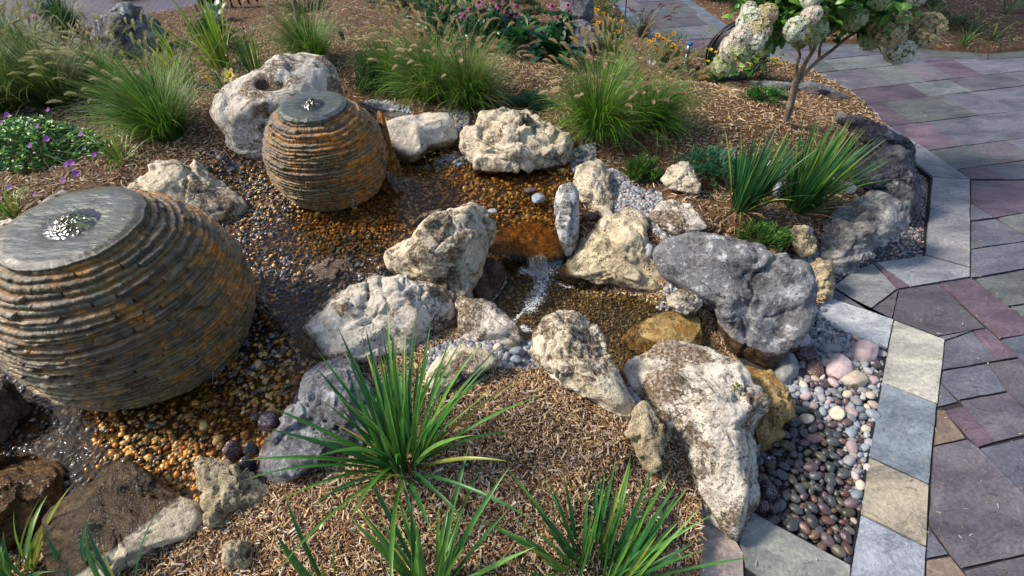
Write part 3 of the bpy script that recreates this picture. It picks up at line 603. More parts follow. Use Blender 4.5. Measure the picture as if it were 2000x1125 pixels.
rock(B, [(1660,330),(1680,300),(1710,285),(1750,290),(1780,320),(1800,360),(1802,400),(1785,424),(1760,434),(1740,405),(1700,385),(1665,365)], -.04, .42, M['dark'], 'black pitted boulder right of the leaning green sword leaves', sub=6, rough=1.4, thick=.7)
rock(B, [(1618,250),(1640,220),(1700,236),(1750,262),(1778,285),(1780,322),(1740,328),(1690,322),(1645,315),(1620,285)], -.03, .36, M['dark'], 'low dark boulder along the patio border above the black pitted boulder', thick=.5, strata=.1, rough=.7)
rock(B, [(1530,172),(1580,158),(1620,170),(1655,188),(1670,212),(1665,236),(1630,234),(1585,218),(1550,200)], -.02, .30, M['dark'], 'smooth dark edge boulder right of the hydrangea trunk', thick=.7, rough=.4)
rock(B, [(1400,166),(1440,160),(1500,158),(1550,164),(1565,178),(1530,184),(1460,182),(1410,176)], .15, .26, M['grey'], 'flat grey edge stone behind the hydrangea trunk', 'rock', thick=.4, rough=.5)
rock(B, [(1225,120),(1255,112),(1290,125),(1310,145),(1300,158),(1265,152),(1235,138)], .12, .28, M['grey'], 'flat grey stone under the brown-eyed yellow flowers', 'rock', thick=.5)
rock(B, [(1530,452),(1550,440),(1577,445),(1594,470),(1590,497),(1565,502),(1545,482)], .18, .34, M['tufa'], 'knobbly cream rock touching the right-hand small juniper', 'rock', rough=1.7)
rock(B, [(1578,520),(1600,506),(1622,513),(1632,545),(1622,572),(1600,598),(1583,578),(1573,545)], -.02, .20, M['tufa'], 'holey cream rock at the patio corner beside the largest dark boulder', 'rock', rough=1.5)
rock(B, [(498,922),(510,870),(550,830),(580,780),(600,720),(640,695),(690,700),(730,760),(735,820),(700,870),(650,900),(600,940),(560,960),(520,952)], .33, .43, M['bluegrey'], 'dark blue-grey boulder left of the front sword-leaf clump', sub=6, thick=.6, wet_or_shade_fn=half(540, 800, -.9, -.3, 50))
rock(B, [(385,905),(410,888),(450,895),(470,920),(500,935),(540,950),(568,972),(550,995),(500,1000),(440,1004),(405,988),(393,950)], .34, .44, M['tufa'], 'knobbly yellowish rock at the near rim of the upper pool', 'rock', sub=6, rough=1.6)
rock(B, [(85,1010),(130,975),(200,930),(220,910),(260,905),(300,930),(350,965),(385,985),(397,1010),(382,1042),(330,1064),(280,1088),(230,1120),(200,1160),(120,1160),(88,1090)], .36, .42, M['cream'], 'big half-wet boulder, reddish brown above and cream below', sub=6, thick=.55, rough=.5, wet_or_shade_fn=lambda x, y: sstep(-25, 25, (310-x)*.62+(1000-y)*.78), seed=77)
rock(B, [(-90,905),(20,880),(80,890),(115,920),(118,962),(100,1005),(80,1035),(0,1090),(-90,1090)], .33, .40, M['amber'], 'low amber wet boulder at the left edge of the pool', sub=6, thick=.5, rough=.8, wet_or_shade_fn=lambda x, y: 1.+0*x)
rock(B, [(396,1005),(410,998),(428,1002),(432,1018),(424,1030),(406,1030),(396,1020)], .38, .42, M['tufa'], 'fist-sized round beige rock beside the half-wet boulder', 'rock', sub=4)
rock(B, [(432,1075),(445,1058),(470,1052),(490,1068),(492,1092),(475,1112),(450,1112),(434,1098)], .38, .42, M['tufa'], 'rough beige rock half buried in the front mulch', 'rock', rough=1.4)
rock(B, [(828,748),(845,712),(870,690),(900,672),(930,680),(960,690),(976,706),(950,722),(915,738),(880,757),(850,768)], .38, .42, M['cream'], 'flat beige rock behind the front sword-leaf clump', 'rock', thick=.5)
rock(B, [(912,562),(930,525),(955,506),(980,515),(987,540),(975,572),(955,592),(925,592)], .10, .26, M['umber'], 'dark brown wet rock at the foot of the waterfall', 'rock', rough=1.2, wet_or_shade_fn=half(940, 530, 1, -.5, 15))
rock(B, [(940,492),(955,465),(1000,440),(1060,430),(1100,465),(1106,495),(1075,509),(1030,503),(985,496)], .20, .31, M['lip'], 'orange-brown lip stone the waterfall pours over', 'rock', thick=.35, rough=.45, seed=5, wet_or_shade_fn=lambda x, y: 1.+0*x)
rock(B, [(612,522),(640,505),(680,508),(694,530),(668,547),(640,560),(618,548)], .30, .345, M['umber'], 'flat grey brown stone lying in the pool between the spheres', 'rock', thick=.4)
rock(B, [(178,75),(188,42),(215,20),(240,14),(270,20),(300,42),(326,72),(315,105),(250,115),(200,108)], .33, .72, M['bluegrey'], 'grey white-flecked boulder behind the tall grasses by the road', sub=6, rough=1.1)
rock(B, [(1093,-25),(1110,-35),(1140,-32),(1158,-5),(1160,35),(1145,50),(1110,48),(1096,25)], .2, .55, M['dark'], 'upright dark grey boulder behind the purple coneflowers', rough=.9)
rock(B, [(1093,70),(1105,48),(1130,40),(1155,50),(1168,80),(1155,95),(1120,98),(1098,88)], .3, .5, M['dark'], 'lower dark grey boulder with grass plumes leaning over it', rough=.9)
rock(B, [(-40,460),(0,438),(30,430),(70,400),(105,378),(130,374),(140,400),(70,470),(-40,520)], .36, .5, M['white'], 'white rock peeping out behind the left of the larger sphere', 'rock')
rock(B, [(-70,765),(0,742),(40,760),(64,800),(45,850),(20,885),(-70,900)], .3, .46, M['umber'], 'dark wet rock under the left of the larger sphere', 'rock')
rock(B, [(395,325),(430,312),(470,318),(480,335),(440,345),(405,340)], .34, .38, M['bluegrey'], 'thin slate-grey rock lying between cream boulder and pale boulder', 'rock', thick=.4)
rock(B, [(800,440),(830,415),(870,405),(850,425),(820,450)], .3, .42, M['umber'], 'brown wedge of stone leaning on the large brown-flecked boulder', 'rock', thick=.5)

# cobbles that stand out
COB = [(1690,686,28,25,-.03,'pink','big round pink cobble nearest the corner paver'),(1638,718,28,27,-.03,'pink','round speckled pink cobble in the middle of the cobbles'),(1590,722,20,20,-.03,'rust brown','angular reddish cobble among the large pale cobbles'),
 (1575,692,25,15,-.02,'purple','flat purplish brown cobble below the large boulder'),(1562,664,22,17,-.01,'pink','pink cobble tucked against the largest dark boulder'),(1533,720,26,34,-.02,'grey','tall grey cobble wedged under the largest dark boulder'),
 (1622,683,22,12,-.02,'grey','flat oval grey cobble between two pink cobbles'),(1667,742,30,20,-.03,'cream','wide pale slab-like cobble beside the pink ones'),(1635,808,17,15,-.02,'cream','round beige cobble midway down the gravel bed'),
 (1496,962,22,24,-.02,'dark slate','striped black wet cobble touching the huge pitted boulder'),(1486,990,18,15,-.02,'purple','wine-red wet cobble at the near corner of the gravel'),(1575,818,16,11,-.02,'cream','beige cobble at the edge of the wet gravel'),(1548,825,14,17,-.02,'dark slate','black wet cobble beside the golden boulder'),
 (525,823,22,21,.34,'purple','plum-coloured cobble in the shallows beside the blue-grey boulder'),(456,881,21,21,.34,'purple','purple grey cobble above the knobbly yellowish rock'),(490,878,16,14,.35,'dark slate','small dark cobble touching the purple grey cobble'),(483,907,18,17,.35,'dark slate','round black cobble wedged behind the knobbly rock'),
 (1036,373,14,7,.31,'purple','reddish slate lying in the upper pool'),(1052,388,14,11,.32,'blue grey','blue slate stone standing in the upper pool'),(962,413,9,6,.32,'grey','grey pebble at the tip of the large flecked boulder'),(1153,421,17,8,.30,'rust brown','reddish oval cobble between cream stone and ochre rock'),(1185,418,12,10,.32,'cream','pale cobble on top of the ochre rock'),(1180,438,9,12,.34,'cream','pale upright cobble under the other pale cobble'),
 (1660,367,13,11,.33,'pink','largest pale pink cobble resting on the grey edge boulder'),(1680,373,7,7,.34,'rust brown','tiny reddish cobble between two pale cobbles on the edge boulder'),(1698,383,9,8,.35,'cream','small cream cobble on the edge boulder'),
 (1562,515,16,14,.12,'blue grey','striped blue cobble left of the holey rock'),(1573,535,8,9,.1,'dark slate','small dark cobble below the striped blue one'),(1605,605,10,7,.0,'grey','grey cobble at the patio corner'),
 (972,679,9,9,.36,'cream','white round cobble in front of the rounded white boulder'),(1010,688,17,11,.34,'blue grey','blue slate cobble by the mulch tip'),(1008,702,12,8,.35,'blue grey','blue cobble lying under the larger blue slate one'),(990,697,7,10,.35,'grey','narrow grey cobble by the mulch tip'),(1226,765,12,9,.3,'grey','pale grey cobble between cone boulder and huge boulder'),(1243,785,12,10,.27,'grey','blue grey cobble above the small knobbly rock'),
 (1268,489,10,14,.32,'grey','grey cobble embedded beside the ochre rock'),(905,262,9,8,.4,'grey','light grey cobble between two back boulders'),(898,273,8,7,.38,'cream','pale cobble left of the craggy boulder'),(1700,500,10,8,-.03,'cream','pale cobble on the small gravel under the edge boulder'),(1745,465,11,9,-.03,'pink','pinkish cobble at the side gravel strip')]
for k, (x, y, a, b, z, colr, lab) in enumerate(COB):
    th = np.linspace(0, 2*math.pi, 14, endpoint=False); r_ = np.random.default_rng(k+900); j = r_.uniform(.9, 1.07, 14)
    rock('cobble', np.stack([x+a*np.cos(th)*j, y+b*np.sin(th)*j], -1), z, z+.0022*b, PM[colr], lab, 'cobble', thick=.8, sub=4, rough=.35, facets=8 if 'angular' not in lab else 5, seed=k+300)

# ------------------------------------------------------------------ pebbles
def pebble_template(seed, sub=2):
    T, F = ico(sub); r_ = np.random.default_rng(seed); D = norm(r_.normal(size=(7, 3))); dots = T@D.T
    k = np.minimum(1, np.min(np.where(dots > 0, r_.uniform(.75, .95, 7)/np.maximum(dots, 1e-6), 9), axis=1)); k = .3+.7*k
    return T*k[:, None]*(1+.12*perlin(T*1.4+seed*3.1, seed))[:, None], F
def darts(n, poly_px, z, rmin, rmax, tries=60000, sep=.78, power=2.5, avoid=()):
    W = wp(poly_px, z); lo, hi = W.min(0), W.max(0); pts = []; rs = np.sort(rmin+(rmax-rmin)*rng.random(n)**power)[::-1]
    cell = {}; g = rmax*2; out = []; ti = 0
    for r in rs:
        for _ in range(int(tries/n)+12):
            x, y = lo+(hi-lo)*rng.random(2)
            if not inpoly(np.array(x), np.array(y), W): continue
            q = proj(np.array([x, y, z]))
            if any(((q[0]-a[0])/a[2])**2+((q[1]-a[1])/a[3])**2 < 1 for a in avoid): continue
            kx, ky = int(x//g), int(y//g); ok = True
            for ax in (-1, 0, 1):
                for ay in (-1, 0, 1):
                    for (X_, Y_, R_) in cell.get((kx+ax, ky+ay), ()):
                        if (X_-x)**2+(Y_-y)**2 < (sep*(r+R_))**2: ok = False; break
                    if not ok: break
                if not ok: break
            if ok: cell.setdefault((kx, ky), []).append((x, y, r)); out.append((x, y, r)); break
    return np.array(out)
avoid = [(c[0], c[1], c[2]*.95, c[3]*.95) for c in COB]
bed = [(1540,640),(1590,628),(1612,640),(1733,684),(1722,748),(1697,892),(1681,1004),(1664,1100),(1560,1048),(1470,995),(1478,900),(1500,872),(1548,815),(1550,785),(1500,725)]
D1 = darts(300, bed, -.02, .0145, .032, 90000, .74, 1.7, avoid)
tm = {}
for k in PEB:
    for s_ in range(4):
        T, F = pebble_template(hash(k) % 97 if False else sum(map(ord, k))+s_*13, 3)
        me_o = mesh('pebble', T, F, PM[k]); tm[(k, s_)] = me_o
wetc = ['dark slate', 'dark slate', 'rust brown', 'purple', 'olive', 'dark slate', 'dark slate']; dryc = ['grey', 'blue grey', 'grey', 'pink', 'cream', 'blue grey', 'grey', 'purple']
first = set()
for (x, y, r) in D1:
    q = proj(np.array([x, y, -.02])); wetness = (q[0] < 1700-.18*(1100-q[1])-10+30*perlin(np.array([q[0]/40, q[1]/40, 0.]), 3)-max(0, (860-q[1])*.9)) 
    k = random.choice(wetc if wetness else dryc); s_ = random.randrange(4); src = tm[(k, s_)]
    if (k, s_) in first: o = src.copy(); C.objects.link(o)
    else: o = src; first.add((k, s_))
    o.location = (x, y, -.03+r*.35+random.uniform(0, .014)); o.rotation_euler = (random.uniform(-.35, .35), random.uniform(-.35, .35), random.uniform(0, 6.3))
    o.scale = (r*1.22, r*.88, r*.66)
    state = 'wet' if k in ('dark slate', 'rust brown', 'purple', 'olive') else 'dry'
    tag(o, '%s %s pebble in the gravel bed beside the pale border pavers' % (state, k), 'pebble', 'pebbles in the gravel bed beside the patio')
for key, o in tm.items():
    if key not in first: bpy.data.objects.remove(o)
def scatter(name, xyz, r, cols, mat, flat=.62, sub=2, tilt=.4):
    n = len(xyz); parts = []; CV = []
    ids = rng.integers(0, 5, n); VV = []; FF = []; off = 0
    for s_ in range(5):
        T, F = pebble_template(s_+41, sub); m_ = ids == s_
        if not m_.any(): continue
        k = m_.sum(); R = rotm(rng.uniform(0, 6.3, k), rng.normal(0, tilt, k), rng.normal(0, tilt, k))
        S = np.stack([r[m_]*rng.uniform(1., 1.4, k), r[m_]*rng.uniform(.75, 1., k), r[m_]*flat*rng.uniform(.8, 1.2, k)], -1)
        V, Fi = instances(T, F, xyz[m_], R, S); VV.append(V); FF.append(Fi+off); off += len(V); CV.append(np.repeat(cols[m_], len(T), 0))
    return tag(mesh(name, np.concatenate(VV), np.concatenate(FF), mat, col=np.concatenate(CV)), kind='stuff')
def pick(pal, n, v=.25):
    pal = np.array(pal); c = pal[rng.integers(0, len(pal), n)]; return c*rng.uniform(1-v, 1+v, (n, 1))
def sample(poly_px, zref, n, zsel=None):
    W = wp(poly_px, zref); lo, hi = W.min(0), W.max(0); P = lo+(hi-lo)*rng.random((n, 2)); P = P[inpoly(P[:, 0], P[:, 1], W)]
    z = height(P[:, 0], P[:, 1]); return np.c_[P, z]
greys = [(.26, .27, .30), (.18, .21, .27), (.36, .36, .37), (.13, .15, .19), (.42, .39, .36), (.30, .23, .23), (.50, .50, .50), (.10, .115, .14)]
ambers = [(.44, .20, .03), (.34, .16, .03), (.52, .30, .08), (.22, .12, .03), (.14, .09, .04), (.38, .24, .10), (.09, .07, .05), (.60, .40, .15), (.32, .11, .02)]
darks = [(.06, .065, .075), (.10, .10, .11), (.16, .11, .08), (.05, .05, .055), (.20, .17, .14), (.12, .08, .09), (.09, .10, .12), (.30, .26, .22)]
P = sample(POOL, .29, 60000); Q = proj(P)
amb = (sstep(560, 720, Q[:, 0])*sstep(560, 400, Q[:, 1]+0*Q[:, 0])+sstep(120, 260, Q[:, 0])*sstep(620, 760, Q[:, 1])*.75+.25*sstep(560,480,np.abs(Q[:,0]-520)+Q[:,1]*.8))
amb = np.clip(amb*1.35+.25*fbm(P*np.array([2.5, 2.5, 0]), 2, 4), 0, 1)
dp = norm(P-CAM)[:, 2]; keep = rng.random(len(P)) < np.clip(2.4/np.linalg.norm(P-CAM, axis=1), .25, 1)*.95
P, amb, Q = P[keep], amb[keep], Q[keep]
r = .0075+.0115*rng.random(len(P))**1.9; big = rng.random(len(P)) < .04; r[big] *= 1.7
cols = np.where((rng.random(len(P)) < amb)[:, None], pick(ambers, len(P))*1.35, pick(darks, len(P))*1.25)
P[:, 2] += r*.2+.004
tag(scatter('pool_pebbles', P, r, cols, M['wetpebble'], sub=1), 'small wet brown and grey pebbles covering the upper pool bed', None)
P = sample(LOWER, .06, 9000); r = .006+.008*rng.random(len(P))**2; P[:, 2] += r*.2+.003
scatter('stream_pebbles', P, r, pick([(.38, .28, .13), (.22, .17, .10), (.46, .37, .20), (.15, .13, .10), (.30, .19, .07)], len(P)), M['wetpebble'], sub=1)
P = sample(bed, -.06, 9000); Q = proj(P); r = .007+.011*rng.random(len(P))**1.3; P[:, 2] += .006+r*.3+.016*rng.random(len(P))
wt = (Q[:, 0] < 1700-.18*(1100-Q[:, 1])-20-np.maximum(0, (860-Q[:, 1])*.9)); cols = np.where(wt[:, None], pick(darks, len(P))*.45, pick(greys, len(P))*.9)
scatter('gravel', P, r, cols, M['pebble'], sub=2)
P = sample(SIDEGR, -.05, 12000); P = P[P[:, 2] < .05]; r = .007+.007*rng.random(len(P))**2; P[:, 2] += .004
scatter('side_gravel', P, r, pick(greys+[(.5, .42, .36), (.45, .30, .26)], len(P)), M['pebble'], sub=1)
Ps = []
for pl in DRYGR: 
    p = sample(pl, .33 if pl[0][0] < 1500 else .1, 9000 if pl[0][0] == 1185 else 2600)
    Ps.append(p)
P = np.concatenate(Ps); r = .008+.010*rng.random(len(P))**2.2; P[:, 2] += r*.3+.004
big = rng.random(len(P)) < .06; r[big] *= 1.7
scatter('bank_gravel', P, r, pick(greys, len(P)), M['pebble'], sub=2)

# ------------------------------------------------------------------ mulch chips
def chips(name, n, xr, yr, lmin, lmax, dens_near):
    x = rng.uniform(*xr, n); y = rng.uniform(*yr, n); z = height(x, y); P = np.stack([x, y, z], -1)
    q = proj(P); zz = zone(P); ok = (zz == 0) & ~inpoly(x, y, PATIO) & ~inpoly(x, y, ROAD)
    ok &= (q[:, 0] > -900) & (q[:, 0] < 2600) & (q[:, 1] > -160) & (((P-CAM)@FW) > .25); P = P[ok]; k = len(P)
    T = np.array([(-.5, -.5, 0), (.5, -.35, 0), (.5, .35, 0), (-.5, .5, 0), (-.46, -.3, 1), (.42, -.3, 1), (.42, .25, 1), (-.44, .3, 1)])
    F = np.array([[4, 5, 6, 7], [0, 1, 5, 4], [1, 2, 6, 5], [2, 3, 7, 6], [3, 0, 4, 7]])
    L = lmin+(lmax-lmin)*rng.random(k)**2.6; W = L*rng.uniform(.07, .30, k); W = np.clip(W, .002, .010); H = rng.uniform(.0015, .004, k)
    R = rotm(rng.uniform(0, 6.3, k), rng.normal(0, .28, k), rng.normal(0, .4, k)); P[:, 2] += rng.uniform(.0, .014, k)
    pal = [(.50, .34, .18), (.44, .29, .15), (.30, .18, .085), (.56, .41, .24), (.19, .11, .055), (.38, .28, .20), (.68, .54, .37), (.12, .07, .04), (.46, .38, .32), (.34, .19, .095), (.26, .15, .075), (.60, .52, .44)]
    cols = pick(pal, k, .25); t = fbm(P*np.array([1.3, 1.3, 0]), 3, 77)[:, None]
    cols = cols*dens_near*(1.14+.6*t)*np.array([1, .99, .95]); V, FF = instances(T, F, P, R, np.stack([L, W, H], -1))
    return tag(mesh(name, V, FF, M['chips'], col=np.repeat(np.clip(cols, .01, 1), 8, 0), smooth=False), kind='stuff')
chips('bark_slivers', 125000, (-2.3, 1.9), (.1, 2.3), .007, .028, 1)
chips('bark_mulch', 76000, (-3.0, 2.3), (-.4, 2.4), .012, .052, 1)
chips('bark_mulch', 76000, (-5.5, 5.0), (2.0, 5.6), .02, .065, .9)
stray = at(rng.uniform(1350, 2000, 260), rng.uniform(60, 1120, 260), .004); stray = stray[inpoly(stray[:, 0], stray[:, 1], PATIO)]
T_s = np.array([(-.5, -.4, 0), (.5, -.3, 0), (.5, .3, .1), (-.5, .4, 0), (-.46, -.3, 1), (.42, -.2, 1), (.42, .2, 1), (-.44, .3, 1)]); k_s = len(stray)
V, F = instances(T_s, np.array([[4, 5, 6, 7], [0, 1, 5, 4], [1, 2, 6, 5], [2, 3, 7, 6], [3, 0, 4, 7]]), stray, rotm(rng.uniform(0, 6.3, k_s), rng.normal(0, .05, k_s), rng.normal(0, .05, k_s)), np.stack([rng.uniform(.004, .028, k_s), rng.uniform(.002, .006, k_s), rng.uniform(.001, .003, k_s)], -1))
tag(mesh('mulch_crumbs', V, F, M['chips'], col=np.repeat(pick([(.40, .28, .16), (.2, .13, .08), (.5, .45, .38)], k_s), 8, 0), smooth=False), kind='stuff')
chips('bark_mulch', 46000, (-9, 11), (5.4, 11), .03, .08, .72)

# ------------------------------------------------------------------ stacked slate fountain spheres
def stone_sphere(cx, cy, zc, R, zb, zd, label, nc, M_, seed, rusty):
    root = empty('stone_sphere', (cx, cy, zb), label, 'fountain'); rs = np.random.default_rng(seed)
    th = np.linspace(0, 2*math.pi, M_, endpoint=False); hs = rs.uniform(.55, 1.6, nc); zs = zb-.06+np.r_[0, np.cumsum(hs)]/hs.sum()*(zd-zb+.06)
    rows_z, rows_r, rows_t, rows_c = [], [], [], []
    cs = np.stack([np.cos(th), np.sin(th), th*0], -1)
    rprev = None
    for k in range(nc):
        z0, z1 = zs[k], zs[k+1]; h = z1-z0; zm = (z0+z1)/2; rb = math.sqrt(max(R*R-(zm-zc)**2, 1e-4)); rlo = math.sqrt(max(R*R-(z0-zc)**2, 1e-4)); rhi = math.sqrt(max(R*R-(z1-zc)**2, 1e-4))
        # slabs of this course
        a = rs.uniform(0, .3); joints = []
        while a < 2*math.pi+.0: joints.append(a); a += rs.uniform(.07, .42)/rb
        joints = np.array(joints); idx = np.searchsorted(joints, th)-1; nj = len(joints)
        off = rs.normal(0, .0060, nj); tone = rs.uniform(.35, 1.9, nj); hue = rs.random(nj); miss = rs.random(nj) < .05; off[miss] -= .022
        slope = rs.normal(0, .018, nj); 
        dj = np.min(np.abs((th[:, None]-joints[None]+math.pi) % (2*math.pi)-math.pi), axis=1)*rb
        notch = np.clip(1-dj/.0055, 0, 1)*(rs.random(nj)[idx] < .9)
        wav = .015*fbm(cs*2.2+np.array([0, 0, zm*3]), 3, seed)                     # gentle waviness of the courses
        nz = .009*fbm(cs*9+np.array([0, 0, k*1.7]), 4, seed+2)
        o_ = off[idx]+(((th*rb) % .2)-.1)*slope[idx]
        for t, rec in ((0.0, .017), (.13, .008), (.38, .0045), (.70, .001), (.92, .0), (1.0, .009)):
            rr_ = rlo+(rhi-rlo)*t; rbase = rb*.35+rr_*.65
            edge = .003*perlin(np.stack([np.cos(th)*30, np.sin(th)*30, th*0+k*9+t*2], -1), seed)
            rows_z.append(z0+h*t*.999+wav+.25*edge); rows_r.append(rbase+o_+nz+edge-rec-notch*.016)
            rows_t.append(np.stack([tone[idx], hue[idx], th*0+t], -1)); rows_c.append(np.clip(rec/.017+notch*.6+(off[idx] < -.015)*.7, 0, 1))
    Zr, Rr, Tr, Cr = (np.array(a) for a in (rows_z, rows_r, rows_t, rows_c)); nr = len(Zr)
    P = np.stack([cx+np.cos(th)[None]*Rr, cy+np.sin(th)[None]*Rr, Zr], -1)       # (rows, M, 3)
    hue = Tr[..., 1:2]; base = np.where(hue < .45, np.array([.060, .060, .042]), np.where(hue < .80, np.array([.095, .070, .028]), np.where(hue < .92, np.array([.10, .10, .085]), np.array([.07, .055, .06]))))
    col = base*Tr[..., 0:1]
    u = np.stack([np.cos(th)[None]*Rr, np.sin(th)[None]*Rr, Zr-zc], -1)/R
    n1 = fbm(u*2.3+seed, 4, seed+11); n2 = fbm(u*9+seed, 3, seed+13); side = u[..., 0]*rusty[0]+u[..., 1]*rusty[1]
    rust = np.clip(.54+1.3*n1+1.1*n2+side+.45*Cr-.10, 0, 1)*(.10+.90*np.maximum(Cr*.9, sstep(.0, .45, n1*.9+side*1.3+n2*.35)))
    rc = np.where((n2 > .05)[..., None], np.array([.50, .20, .02]), np.array([.32, .15, .03]))
    low = sstep(.45, -.6, u[..., 2]); olive = np.array([.20, .135, .03])
    col = col*(1-.75*low[..., None]*.8)+olive*low[..., None]*.55*Tr[..., 0:1]
    col = col*(1-rust[..., None])+rc*rust[..., None]
    top = np.clip(Tr[..., 2]*1.0-.6, 0, .4)*2.2*(fbm(u*14, 2, seed+4) > -.1); col = col+top[..., None]*np.array([.10, .09, .065])  # painted highlight: upper edge of each course lightened in the colour
    V = P.transpose(1, 0, 2).reshape(-1, 3); child('stone_courses', V, gridF(M_, nr, True), M['slate'], root, col=col.transpose(1, 0, 2).reshape(-1, 3))
    # cap stone
    rd = math.sqrt(R*R-(zd-zc)**2)+.012; nr2 = 60; rr = np.r_[np.linspace(0, 1, nr2), 1.006, 1.0, .97]; m2 = 360; t2 = np.linspace(0, 2*math.pi, m2, endpoint=False)
    e = 1+.04*fbm(np.stack([np.cos(t2)*4, np.sin(t2)*4, t2*0+seed], -1), 4, seed)+.016*perlin(np.stack([np.cos(t2)*19, np.sin(t2)*19, t2*0], -1), 3)
    RR = rr[None]*rd*e[:, None]; PX = np.cos(t2)[:, None]*RR; PY = np.sin(t2)[:, None]*RR
    zz = zd+.016+.004*fbm(np.stack([PX*9, PY*22, PX*0+seed], -1), 4, seed)-.028*np.exp(-((PX)**2+(PY)**2)/(rd*.30)**2)-.010*sstep(.85, 1.0, rr)[None]+0*PX
    zz[:, -2] -= .018; zz[:, -1] -= .034; zz[:, -3] -= .004
    child('cap_stone', np.stack([cx+PX, cy+PY, zz], -1).reshape(-1, 3), gridF(m2, len(rr), True), M['cap'], root)
    # bubbling water: a low ripple sheet and a lumpy mound over the outlet
    nr3 = 70; r3 = np.linspace(0, 1, nr3); t3 = np.linspace(0, 2*math.pi, 200, endpoint=False); RR = r3[None]*rd*.60*(1+.15*fbm(np.stack([np.cos(t3)*2, np.sin(t3)*2, t3*0+seed], -1), 2, 5))[:, None]
    PX = np.cos(t3)[:, None]*RR; PY = np.sin(t3)[:, None]*RR; q_ = np.stack([PX*26, PY*26, PX*0+seed], -1)
    g = np.exp(-(PX**2+PY**2)/(rd*.2)**2)
    zz = zd+.012+.026*g*(1+.9*fbm(q_, 3, 6))+.010*g**.4*ridge(q_*1.3, 2, 7)-.006*r3[None]
    child('bubbling_water', np.stack([cx+PX, cy+PY, zz], -1).reshape(-1, 3), gridF(200, nr3, True), M['glass'], root)
    return root
big = stone_sphere(-1.83, 1.60, .64, .52, .29, 1.09, 'larger stacked slate sphere fountain with a wide blue-grey wet top, half out of frame', 46, 1600, 3, (.18, .06))
small = stone_sphere(-1.28, 3.02, .56, .405, .29, .912, 'smaller stacked slate sphere fountain stained orange, with a broken flake on its side', 33, 1200, 8, (.42, .05))
rock('broken_flake', [(735,215),(748,222),(757,250),(765,285),(772,310),(779,338),(784,345),(774,343),(764,330),(758,338),(752,312),(745,270)], .40, .74, M['gold'], None, thick=.25, parent=small, rough=1.0, wet_or_shade_fn=lambda x, y: .8+0*x, seed=44)
def strands(name, lines, rad, root, mat):
    ps = []
    for L in lines:
        V, F = tube(spline(L, 9), np.linspace(rad, rad*.5, 9)*random.uniform(.5, 1.2)*(1+.25*np.sin(np.arange(9)*2.3)), 6); child('water_strand', V, F, mat, root)
M['stream'] = mat_flat('falling_water', (.55, .62, .68), .08)
nt_ = M['stream'].node_tree; nt_.nodes['Principled BSDF'].inputs['Alpha'].default_value = .45
def drip(x, y0, y1, Y, n=3, sp=5):
    out = []
    for _ in range(n):
        q = x+random.uniform(-sp, sp); out.append([atY(q, y0+random.uniform(-3, 3), Y), atY(q+random.uniform(-.6, .6), (y0+y1)/2, Y-.006), atY(q+random.uniform(-.8, .8), y1-random.uniform(0, 4), Y-.01)])
    return out
strands('water_drips', drip(690, 388, 412, 2.66, 2, 2)+drip(618, 402, 414, 2.64, 2, 8)+drip(765, 335, 358, 2.95, 4, 9), .0019, small, M['stream'])
strands('water_drips', drip(20, 745, 790, 1.28, 4, 22)+drip(60, 760, 795, 1.25, 3, 14)+drip(420, 728, 755, 1.33, 2, 10), .0022, big, M['stream'])

# ------------------------------------------------------------------ water
def sheet(name, poly, z, mat, label, step=.02):
    W = wp(poly, z); lo, hi = W.min(0), W.max(0); nx = int((hi[0]-lo[0])/step)+2; ny = int((hi[1]-lo[1])/step)+2
    x = lo[0]+np.arange(nx)*step; y = lo[1]+np.arange(ny)*step; X_, Y_ = np.meshgrid(x, y, indexing='ij')
    Zz = z+.0022*fbm(np.stack([X_*9, Y_*9, X_*0], -1), 3, 3); V = np.stack([X_, Y_, Zz], -1).reshape(-1, 3); F = gridF(nx, ny)
    c = V[F].mean(1); keep = inpoly(c[:, 0], c[:, 1], W); F = F[keep]; us = np.unique(F); mp = -np.ones(len(V), int); mp[us] = np.arange(len(us))
    return tag(mesh(name, V[us], mp[F], mat), kind='structure')
sheet('pool_water', POOL, .322, M['water'], None)
sheet('stream_water', LOWER, .135, M['water'], None)
# waterfall
wf = empty('waterfall', tuple(at(1050, 540, .13)), 'short white and clear waterfall dropping over the orange lip stone', 'waterfall')
nu, nv = 60, 24; U_, V_ = np.meshgrid(np.linspace(0, 1, nu), np.linspace(0, 1, nv), indexing='ij')
px = 1034+U_*34+V_*(6-8*U_); a0 = at(px, 492+6*U_, .315); a1 = at(px, 552+0*U_, .125)
P = a0*(1-V_[..., None])+a1*V_[..., None]; P[..., 2] = .322-.19*V_**1.7; P[..., 1] -= .03*np.sin(V_*math.pi)-.012*np.sin(U_*31)*V_; P[..., 2] += .004*np.sin(U_*45)
pass
strands('water_strands', [[at(965+k*5+random.uniform(-2, 2), 488+k*.8, .30), at(966+k*5, 500+k*.8, .22), at(967+k*5+random.uniform(-2, 2), 515, .13)] for k in range(11)], .0011, wf, M['stream'])
strands('water_strands', [[at(1034+k*2.4+random.uniform(-2, 2), 499, .318), at(1036+k*2.6+random.uniform(-3, 3), 517, .25), at(1038+k*2.7+random.uniform(-4, 4), 541, .13)] for k in range(13)], .0020, wf, M['stream'])
FM = N('foam_froth'); fg = FM.n('ShaderNodeNewGeometry').outputs['Position']; fa = FM.attr('foam').outputs['Fac']
vo = FM.n('ShaderNodeTexVoronoi'); FM.l(fg, vo.inputs[0]); vo.inputs['Scale'].default_value = 130
